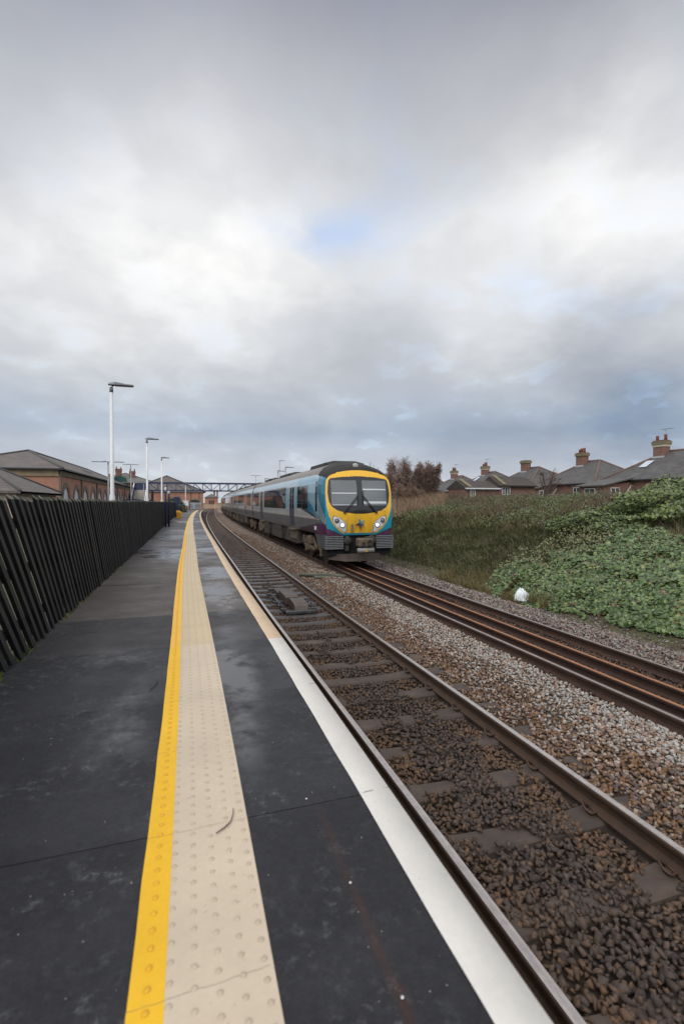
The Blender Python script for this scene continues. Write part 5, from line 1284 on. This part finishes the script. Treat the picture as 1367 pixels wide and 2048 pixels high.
# ================================================================== VEGETATION
def blades(name, P, h, w, lean, bias, cols, rng, material, curl=.35, **k):
    """grass blades / stems: P roots (n,3), h heights, w widths"""
    n = len(P); a = rng.uniform(0, 2*math.pi, n); fx = np.stack([np.cos(a), np.sin(a), np.zeros(n)], 1)
    ld = rng.normal(size=(n, 3))*lean; ld[:, 2] = 0; ld += np.array(bias)
    up = np.array([0, 0, 1.0])+ld; up /= np.linalg.norm(up, axis=1)[:, None]
    up2 = up+ld*curl*2+np.array([0, 0, -curl*.6]); up2 /= np.linalg.norm(up2, axis=1)[:, None]
    h = h[:, None]; w = w[:, None]
    m1 = P+up*h*.5; tip = m1+up2*h*.5
    V = np.stack([P-fx*w, P+fx*w, m1-fx*w*.75, m1+fx*w*.75, tip], 1).reshape(-1, 3)
    o = (np.arange(n)*5)[:, None, None]; F = (np.array([(0, 1, 3), (0, 3, 2), (2, 3, 4)])[None]+o).reshape(-1, 3)
    return npmesh(name, V, F, material, col=np.repeat(cols, 3, 0), kind='stuff', **k)
def leaves(P, N, size, rng, droop=.25):
    n = len(P); N = N/np.linalg.norm(N, axis=1)[:, None]; r = rng.normal(size=(n, 3)); T_ = np.cross(N, r); T_ /= np.linalg.norm(T_, axis=1)[:, None]; B = np.cross(N, T_)
    s = size[:, None]
    base = P-T_*s*.5; tip = P+T_*s*.55-N*s*droop; l = P-T_*s*.12+B*s*.48-N*s*.10; r_ = P-T_*s*.12-B*s*.48-N*s*.10; l2 = P+T_*s*.22+B*s*.30-N*s*.13; r2 = P+T_*s*.22-B*s*.30-N*s*.13; mid = P+T_*s*.08+N*s*.04
    V = np.stack([base, r_, r2, tip, l2, l, mid], 1).reshape(-1, 3)
    o = (np.arange(n)*7)[:, None, None]; F = (np.array([(0, 1, 6), (1, 2, 6), (2, 3, 6), (3, 4, 6), (4, 5, 6), (5, 0, 6)])[None]+o).reshape(-1, 3)
    return V, F
def pal(rng, n, cols, wts, var=.18):
    i = rng.choice(len(cols), n, p=np.array(wts)/sum(wts)); c = np.array(cols)[i]*(1+rng.uniform(-var, var, (n, 1))); return np.clip(c, 0, 1)
def field(n, u0, u1, y0, y1, rng, margin=160, fn=None):
    U = rng.uniform(u0, u1, n); Y = rng.uniform(y0, y1, n); X = U+shift(Y); P = np.stack([X, Y, ground_h(X, Y)], 1)
    ok = in_view(P+np.array([0, 0, .3]), margin)
    if fn is not None: ok &= fn(U, Y)
    return P[ok], U[ok], Y[ok]
m_leaf = attr_mat('ivy_leaf', .38, .12, 25, spec=.5); m_grass = attr_mat('grass_blade', .75, .15, 12, spec=.3); m_twig = attr_mat('dry_stem', .85, .15, 12, spec=.2)
rg = np.random.default_rng(21)
def ivy_edge(U, Y):       # the ivy patch: near the viewer, ragged far edge, bare soil at its foot
    far = 12.6+1.0*(vnoise(U*2, 5, 1.0)-.5)-.25*(U-9)
    foot = 8.35+.35*(vnoise(Y*1.5, 9, 1.0)-.35)+np.where((Y > 6.2) & (Y < 9.0), .22, 0)
    top = 13.0+1.0*(vnoise(Y, 2, 1.3)-.5)
    return (Y < far) & (U > foot) & (U < top)
def mound(U, Y): return .10+.20*vnoise(U*1.0+3, Y, .9)+.12*vnoise(U+8, Y+4, .24)
P, U, Y = field(165000, 8.2, 13.6, 1.5, 14.0, rg, 700, lambda U, Y: ivy_edge(U, Y) & (vnoise(U*2+17, Y*2+3, .55) > .22))
lay = rg.random(len(P)); P[:, 2] += mound(U, Y)*(.30+.75*lay)*sstep(8.2, 9.0, U)+.03
eps = .15; Nn = np.stack([-(ground_h(P[:, 0]+eps, P[:, 1])-ground_h(P[:, 0]-eps, P[:, 1]))/(2*eps), -(ground_h(P[:, 0], P[:, 1]+eps)-ground_h(P[:, 0], P[:, 1]-eps))/(2*eps), np.ones(len(P))], 1)
Nn += rg.normal(size=Nn.shape)*.40+np.array([-.10, -.15, 0])
C = pal(rg, len(P), [(.064, .112, .028), (.098, .152, .044), (.14, .185, .078), (.036, .060, .018), (.18, .205, .055), (.18, .10, .05)], [5, 5, 2.6, 3.6, .9, .4], .32)
V, F = leaves(P, Nn, rg.uniform(.04, .125, len(P)), rg)
npmesh('ivy_cover', V, F, m_leaf, col=np.repeat(C, 6, 0), kind='stuff', label='glossy green ivy carpet spread over the lower bank on the right', category='ivy')
P, U, Y = field(5600, 8.4, 13.4, 2, 13.5, rg, 500, ivy_edge); n = len(P); P[:, 2] += mound(U, Y)*.6*sstep(8.2, 9, U)
blades('ivy_stems', P, rg.uniform(.15, .5, n), rg.uniform(.003, .006, n), .8, (-.2, -.1, 0), pal(rg, n, [(.13, .085, .055), (.19, .14, .09), (.10, .09, .05)], [3, 2, 2]), rg, m_twig, .6, label='thin brown stems and runners poking out of the ivy carpet', category='stems')
# variegated bramble fringe along the far edge of the ivy
P, U, Y = field(15000, 9.0, 14.5, 10.5, 20, rg, 160, lambda U, Y: np.abs(Y-(12.9-.25*(U-9)+.9*np.maximum(U-11.2, 0)+ 1.0*(vnoise(U*2, Y, .8)-.5))) < .85)
P[:, 2] += rg.uniform(.05, .55, len(P))
C = pal(rg, len(P), [(.13, .14, .055), (.18, .165, .07), (.08, .10, .035), (.24, .21, .10), (.16, .10, .05)], [4, 2.5, 5, .6, 1])
V, F = leaves(P, np.array([-.5, -.5, 1])+rg.normal(size=P.shape)*.7, rg.uniform(.04, .075, len(P)), rg)
npmesh('bramble_leaves', V, F, m_leaf, col=np.repeat(C, 6, 0), kind='stuff', label='yellowish bramble leaves fringing the far edge of the ivy carpet', category='brambles')
# ivy bush: bulging mound higher on the bank
def bush(name, c, rad, n, cols, wts, ls, label, cat, rng, stems=True, group=None):
    e = empty(name, c, label=label, cat=cat, group=group)
    d = rng.normal(size=(n, 3)); d[:, 2] = np.abs(d[:, 2])*.9-.15; d /= np.linalg.norm(d, axis=1)[:, None]
    lump = .62+.6*vnoise(d[:, 0]*3+c[0]+20, d[:, 1]*3+d[:, 2]*2+30, .55)+.12*vnoise(d[:, 0]*9+40, d[:, 2]*9+40, .5)
    P = d*np.array(rad)*(lump*(.80+.24*rng.random(n)**.6))[:, None]
    V, F = leaves(P, d+rng.normal(size=d.shape)*.55+np.array([0, 0, .35]), rng.uniform(*ls, n), rng)
    npmesh('foliage', V, F, m_leaf, col=np.repeat(pal(rng, n, cols, wts), 6, 0), parent=e)
    b = MB()
    for _ in range(22):
        q = rng.normal(size=3); q[2] = abs(q[2])+.3; q /= np.linalg.norm(q); q = q*np.array(rad)*.85
        b.tube([(q[0]*.1, q[1]*.1, -.3), tuple(q*.55+rng.normal(size=3)*.06), tuple(q)], [.035, .02, .006], 5)
    b.build('stem', mat('shrub_stem', (.06, .045, .03), (.09, .07, .05), 8, .9), e); return e
gb = [(.085, .118, .032), (.13, .165, .04), (.055, .08, .024), (.19, .21, .05)]
bush('ivy_bush', (16.2, 12.6, 2.0), (2.7, 2.4, 1.0), 11000, gb, [4, 4, 3, 1.2], (.07, .14), 'large round green ivy bush above the ivy carpet at the right edge', 'bush', rg, group='evergreen bushes on the bank')
bush('ivy_bush', (13.6, 13.8, 1.5), (1.7, 1.6, .6), 6500, gb, [3, 2, 5, .3], (.06, .11), 'lower dark green ivy bush left of the large round one', 'bush', rg, group='evergreen bushes on the bank')
bush('ivy_bush', (18.4, 14.4, 2.1), (2.2, 2.0, 1.15), 8000, [(.09, .15, .03), (.14, .19, .04), (.06, .10, .03)], [3, 3, 2], (.06, .12), 'yellow green bush behind the large round ivy bush', 'bush', rg, group='evergreen bushes on the bank')
# long dark grass combed down the bank beside the train
def gz(U, Y): return (Y > 12.2-.25*(U-9)+.6*(vnoise(U*2, Y, .7)-.5))
P, U, Y = field(110000, 8.75, 15.0, 11.5, 42, rg, 120, gz)
tuft = vnoise(U*1.4, Y*.9, .6); n = len(P)
C = pal(rg, n, [(.135, .146, .066), (.108, .122, .055), (.165, .168, .08), (.205, .182, .11), (.16, .128, .08)], [5, 4, 3, 1.8, 1.2])*(.6+.8*vnoise(U*2.2+4, Y*1.6, .5))[:, None]
blades('bank_grass', P, rg.uniform(.22, .5, n)*(.55+.6*tuft)*(1-.35*sstep(11, 15, U)), rg.uniform(.004, .009, n), .42, (-.6, -.45, 0), C, rg, m_grass, .75, label='long dark green grass combed down the bank beside the train', category='grass')
# foot of the bank: pale dead grass tufts
P, U, Y = field(9000, 8.15, 8.95, 10.2, 15.5, rg, 100, lambda U, Y: vnoise(U*2, Y*1.2, .5) > .42); n = len(P)
C = pal(rg, n, [(.26, .19, .095), (.18, .14, .06), (.10, .11, .035), (.33, .26, .15)], [3, 3, 3, 1])
blades('dead_grass', P, rg.uniform(.12, .42, n), rg.uniform(.003, .006, n), .3, (-.1, -.1, 0), C, rg, m_grass, .35, label='pale dead grass tufts at the foot of the bank by the ballast', category='grass')
P, U, Y = field(15000, 7.7, 8.6, 4, 22, rg, 60, lambda U, Y: vnoise(U*1.5, Y*1.1, .6)+.5*(U-8.2) > .55); n = len(P)
C = pal(rg, n, [(.10, .10, .03), (.14, .11, .05), (.07, .085, .022)], [2, 2, 3])
blades('moss_tufts', P-np.array([0, 0, .02]), rg.uniform(.03, .09, n), rg.uniform(.003, .006, n), .5, (0, 0, 0), C, rg, m_grass, .3, label='low mossy tufts and weeds along the edge of the ballast', category='weeds')
# rough mixed growth on the upper bank
P, U, Y = field(160000, 11.6, 34, 5, 75, rg, 320, lambda U, Y: (U+Y*.0 > 12.6+2.6*(vnoise(Y, U, 1.6)-.5)) & ~((U < 13.2) & (Y < 13))); n = len(P)
grn = sstep(.42, .62, vnoise(U*.9+5, Y*.9, 1.6)); far_ = sstep(26, 40, Y)
g1 = pal(rg, n, [(.12, .135, .042), (.09, .11, .036), (.16, .17, .05)], [3, 3, 2]); g2 = pal(rg, n, [(.165, .13, .08), (.125, .095, .06), (.21, .165, .105), (.11, .095, .055)], [3, 3, 2, 2])
C = np.where((rg.random(n) < (.15+grn*.62)*(1-.5*far_))[:, None], g1, g2)
hh = rg.uniform(.22, .65, n)*(.45+1.0*vnoise(U*1.2, Y*1.2, .9))*(1-.35*sstep(20, 26, U))
blades('rough_growth', P, hh, rg.uniform(.005, .012, n)*(1+.02*Y), .38, (-.12, -.1, 0), C, rg, m_grass, .35, label='rough olive and brown growth covering the top of the bank', category='undergrowth')
# leafy patches within it
P, U, Y = field(26000, 12.2, 26, 12, 40, rg, 100, lambda U, Y: vnoise(U*.9+5, Y*.9, 1.6) > .5); n = len(P); P[:, 2] += rg.uniform(.1, .6, n)
V, F = leaves(P, np.array([-.4, -.5, 1])+rg.normal(size=P.shape)*.7, rg.uniform(.05, .10, n), rg)
npmesh('bank_weeds', V, F, m_leaf, col=np.repeat(pal(rg, n, [(.085, .115, .03), (.06, .085, .026), (.12, .14, .04), (.05, .062, .035)], [3, 3, 2, 2]), 6, 0), kind='stuff', label='low leafy weeds scattered through the rough growth on the bank', category='weeds')
# tall brown bramble canes
P, U, Y = field(42000, 14.0, 30, 10, 50, rg, 140, lambda U, Y: (vnoise(U*.7, Y*.7+9, 1.5) > .36) & (U > 15.5+.0*Y)); n = len(P)
C = pal(rg, n, [(.15, .112, .08), (.115, .085, .064), (.20, .155, .11), (.13, .12, .07)], [4, 3, 2, 1.4])
blades('bramble_canes', P, rg.uniform(.6, 1.45, n)*(1-.45*sstep(21, 27, U)), rg.uniform(.005, .010, n), .42, (-.1, 0, 0), C, rg, m_twig, .6, label='tangled brown bramble canes along the top of the bank below the houses', category='brambles')
# dry reeds below the brown bushes
P, U, Y = field(30000, 12.5, 30, 29, 62, rg, 80, lambda U, Y: (U < 13+ (Y-24)*.55) & (U > 11.8)); n = len(P)
C = pal(rg, n, [(.30, .20, .125), (.24, .155, .10), (.36, .26, .17), (.18, .12, .08)], [4, 3, 2, 2])
blades('dry_reeds', P, rg.uniform(.5, 1.15, n), rg.uniform(.010, .022, n), .25, (-.05, 0, 0), C, rg, m_twig, .3, label='pale pinkish dry reeds standing below the brown leafless bushes', category='reeds')
# moss and weeds at the foot of the platform fence
X_ = rg.uniform(-1.72, -1.46, 2600); Y_ = 3.6+rg.random(2600)**1.4*9; ok = vnoise(X_*3, Y_, .45) > .45; P = np.stack([X_, Y_, np.full(2600, ZP-.01)], 1)[ok]; n = len(P)
C = pal(rg, n, [(.13, .20, .03), (.20, .17, .05), (.09, .13, .03)], [3, 2, 3])
blades('moss_tufts', P, rg.uniform(.02, .11, n), rg.uniform(.003, .006, n), .5, (.15, 0, 0), C, rg, m_grass, .3, label='bright green and yellow moss growing along the foot of the fence', category='moss')

# ------------------------------------------------------------------ leafless bushes and trees
def ribbon_twigs(starts, dirs, L, w, rng, droop, cols, parent, name='crown'):
    n = len(starts); segs = 3; pts = [starts]; d = dirs/np.linalg.norm(dirs, axis=1)[:, None]
    for k in range(segs):
        d = d+rng.normal(size=d.shape)*.22+np.array([0, 0, -droop]); d /= np.linalg.norm(d, axis=1)[:, None]; pts.append(pts[-1]+d*(L/segs)[:, None])
    V, F = [], []; side = np.cross(d, rng.normal(size=d.shape)); side /= np.linalg.norm(side, axis=1)[:, None]; side2 = np.cross(d, side)
    ring = lambda p, k: np.stack([p+side*(w*k)[:, None], p-side*(w*k*.5)[:, None]+side2*(w*k*.87)[:, None], p-side*(w*k*.5)[:, None]-side2*(w*k*.87)[:, None]], 1)
    RR = np.stack([ring(p, k) for p, k in zip(pts, (1, .8, .55, .2))], 1)       # n,4,3,3
    V = RR.reshape(-1, 3); base = (np.arange(n)*12)[:, None, None]
    q = np.array([(s*3+j, s*3+(j+1) % 3, (s+1)*3+(j+1) % 3, (s+1)*3+j) for s in range(3) for j in range(3)])
    F = (q[None]+base).reshape(-1, 4)
    return npmesh(name, V, F, m_twig, col=np.repeat(cols, 9, 0), parent=parent), pts[-1]
m_bark = mat('bark', (.07, .05, .04), (.11, .085, .07), 6, .9)
def bare_bush(name, x, y, z0, w, h, n, cols, wts, label, rng, droop=.12, dense=1.0, tw=.012, group='leafless bushes and trees', trunk=.09):
    e = empty(name, (x, y, z0), label=label, cat='bush' if 'bush' in name else 'tree', group=group)
    b = MB(); tips = []
    for k in range(9):
        a = k*2.4; r = w*.42*math.sqrt((k+.5)/9); tx, ty = r*math.cos(a), r*math.sin(a); hz = h*(.62+.28*rng.random())*(1-.25*(r/(w*.5))**2)
        P = [(.06*math.cos(a), .06*math.sin(a), -.2), (tx*.35, ty*.35, hz*.4), (tx*.8, ty*.8, hz*.75), (tx, ty, hz)]; b.tube(P, [trunk, trunk*.7, trunk*.4, trunk*.15], 6); tips.append(np.array(P))
    b.build('trunk', m_bark, e)
    i = rng.integers(0, 9, n); f = rng.random(n); tp = np.array(tips)[i]; k = np.clip((f*2.2+.8), 0, 2.999); j = k.astype(int); fr = (k-j)[:, None]
    s0 = tp[np.arange(n), j]*(1-fr)+tp[np.arange(n), j+1]*fr
    outd = s0*np.array([1, 1, .0])+rng.normal(size=(n, 3))*.8*w*.25+np.array([0, 0, .35*h*.25])
    _, ends = ribbon_twigs(s0, outd, rng.uniform(.25, .6, n)*w*.42, np.full(n, tw*1.6), rng, droop, pal(rng, n, cols, wts), e)
    m_ = int(n*2.6*dense); i = rng.integers(0, n, m_); s1 = s0[i]*.35+ends[i]*.65+rng.normal(size=(m_, 3))*.08*w*.3
    ribbon_twigs(s1, (ends[i]-s0[i])+rng.normal(size=(m_, 3))*.35, rng.uniform(.12, .34, m_)*w*.42, np.full(m_, tw), rng, droop*1.3, pal(rng, m_, cols, wts), e)
    return e
bc = [(.28, .195, .16), (.23, .16, .13), (.36, .27, .225), (.18, .13, .11)]
def ghz(x, y): return float(ground_h(np.array(x), np.array(y)))
def at(px, d):       # ground position seen at image column px, d metres ahead
    r_ = wdir(px, 1005); k = d/float(r_ @ FW); return float(r_[0]*k), float(r_[1]*k)
rb = np.random.default_rng(5)
x, y = at(800, 50); bare_bush('leafless_bush', x, y, 2.0, 4.1, 5.1, 2300, bc, [4, 3, 2, 2], 'wide brown leafless bush rising right beside the train cab', rb, .10, 1.2, .016)
x, y = at(853, 50); bare_bush('leafless_bush', x, y, 2.0, 2.9, 5.0, 2200, [(.22, .145, .12), (.18, .12, .098), (.28, .195, .16)], [4, 3, 2], 'narrower darker brown leafless bush nearer to the houses', rb, .10, 1.5, .017)
x, y = at(815, 46); bare_bush('leafless_bush', x, y, 2.1, 3.2, 2.0, 800, [(.24, .16, .12), (.19, .145, .095), (.30, .20, .155)], [4, 3, 2], 'low spreading brown bush in front of the two tall leafless bushes', rb, .12, 1.5, .016)
x, y = at(735, 75); bare_bush('leafless_tree', x, y, 1.5, 4.2, 8.0, 160, [(.11, .085, .075), (.14, .11, .10)], [1, 1], 'thin leafless tree whose top shows just above the train cab roof', rb, .0, .8, .014)
x, y = at(1095, 44); bare_bush('leafless_bush', x, y, 2.4, 2.6, 3.2, 130, [(.12, .085, .07), (.10, .075, .06)], [1, 1], 'sparse leafless bush standing out against the roof with the squat chimney', rb, .02, .9, .011)
x, y = at(350, 74); bush('evergreen_bush', (x, y, 1.0), (1.5, 1.3, 2.1), 3000, [(.04, .06, .022), (.07, .08, .035), (.03, .04, .02)], [3, 2, 2], (.10, .2), 'dark evergreen bush behind the far end of the black fence', 'bush', rb)

# white plastic bag caught at the foot of the ivy
bp_ = (8.42, 11.1, -.24)
m_bag, nt_, b = nmat('bag_plastic'); b.inputs['Base Color'].default_value = (.78, .79, .80, 1); b.inputs['Roughness'].default_value = .4; b.inputs['Subsurface Weight'].default_value = .15
na, nb_ = 44, 34; A_, B_ = np.meshgrid(np.linspace(-1, 1, na), np.linspace(-1, 1, nb_)); A_ = A_.ravel(); B_ = B_.ravel()
tent = np.clip(1-np.abs(A_+.35-.25*B_)**1.3, 0, 1)*np.clip(1-np.abs(B_)**2.2, 0, 1)
ridge = np.abs(vnoise(A_*2.2+30+B_, B_*1.4+30, .5)-.5)+.5*np.abs(vnoise(A_*4+50-B_*2, B_*3+50, .5)-.5)
V = np.stack([.25*A_+.04*B_-.06*tent, .15*B_+.03*(vnoise(A_*3+3, B_*3+3, .5)-.5), .015+.36*tent*(1-.45*ridge)+.06*(ridge-.25)*(1-tent)], 1)
V[:, 2] = np.maximum(V[:, 2], .004)
idx = np.arange(na*nb_).reshape(nb_, na); F = np.stack([idx[:-1, :-1], idx[:-1, 1:], idx[1:, 1:], idx[1:, :-1]], -1).reshape(-1, 4)
ca_, sa_ = math.cos(R(-37)), math.sin(R(-37)); V = np.stack([V[:, 0]*ca_-V[:, 1]*sa_, V[:, 0]*sa_+V[:, 1]*ca_, V[:, 2]], 1)
bag = npmesh('plastic_bag', V+np.array(bp_), F, m_bag, label='crumpled white plastic bag lying where the ballast meets the ivy', category='bag')
sm = bag.modifiers.new('thickness', 'SOLIDIFY'); sm.thickness = .004
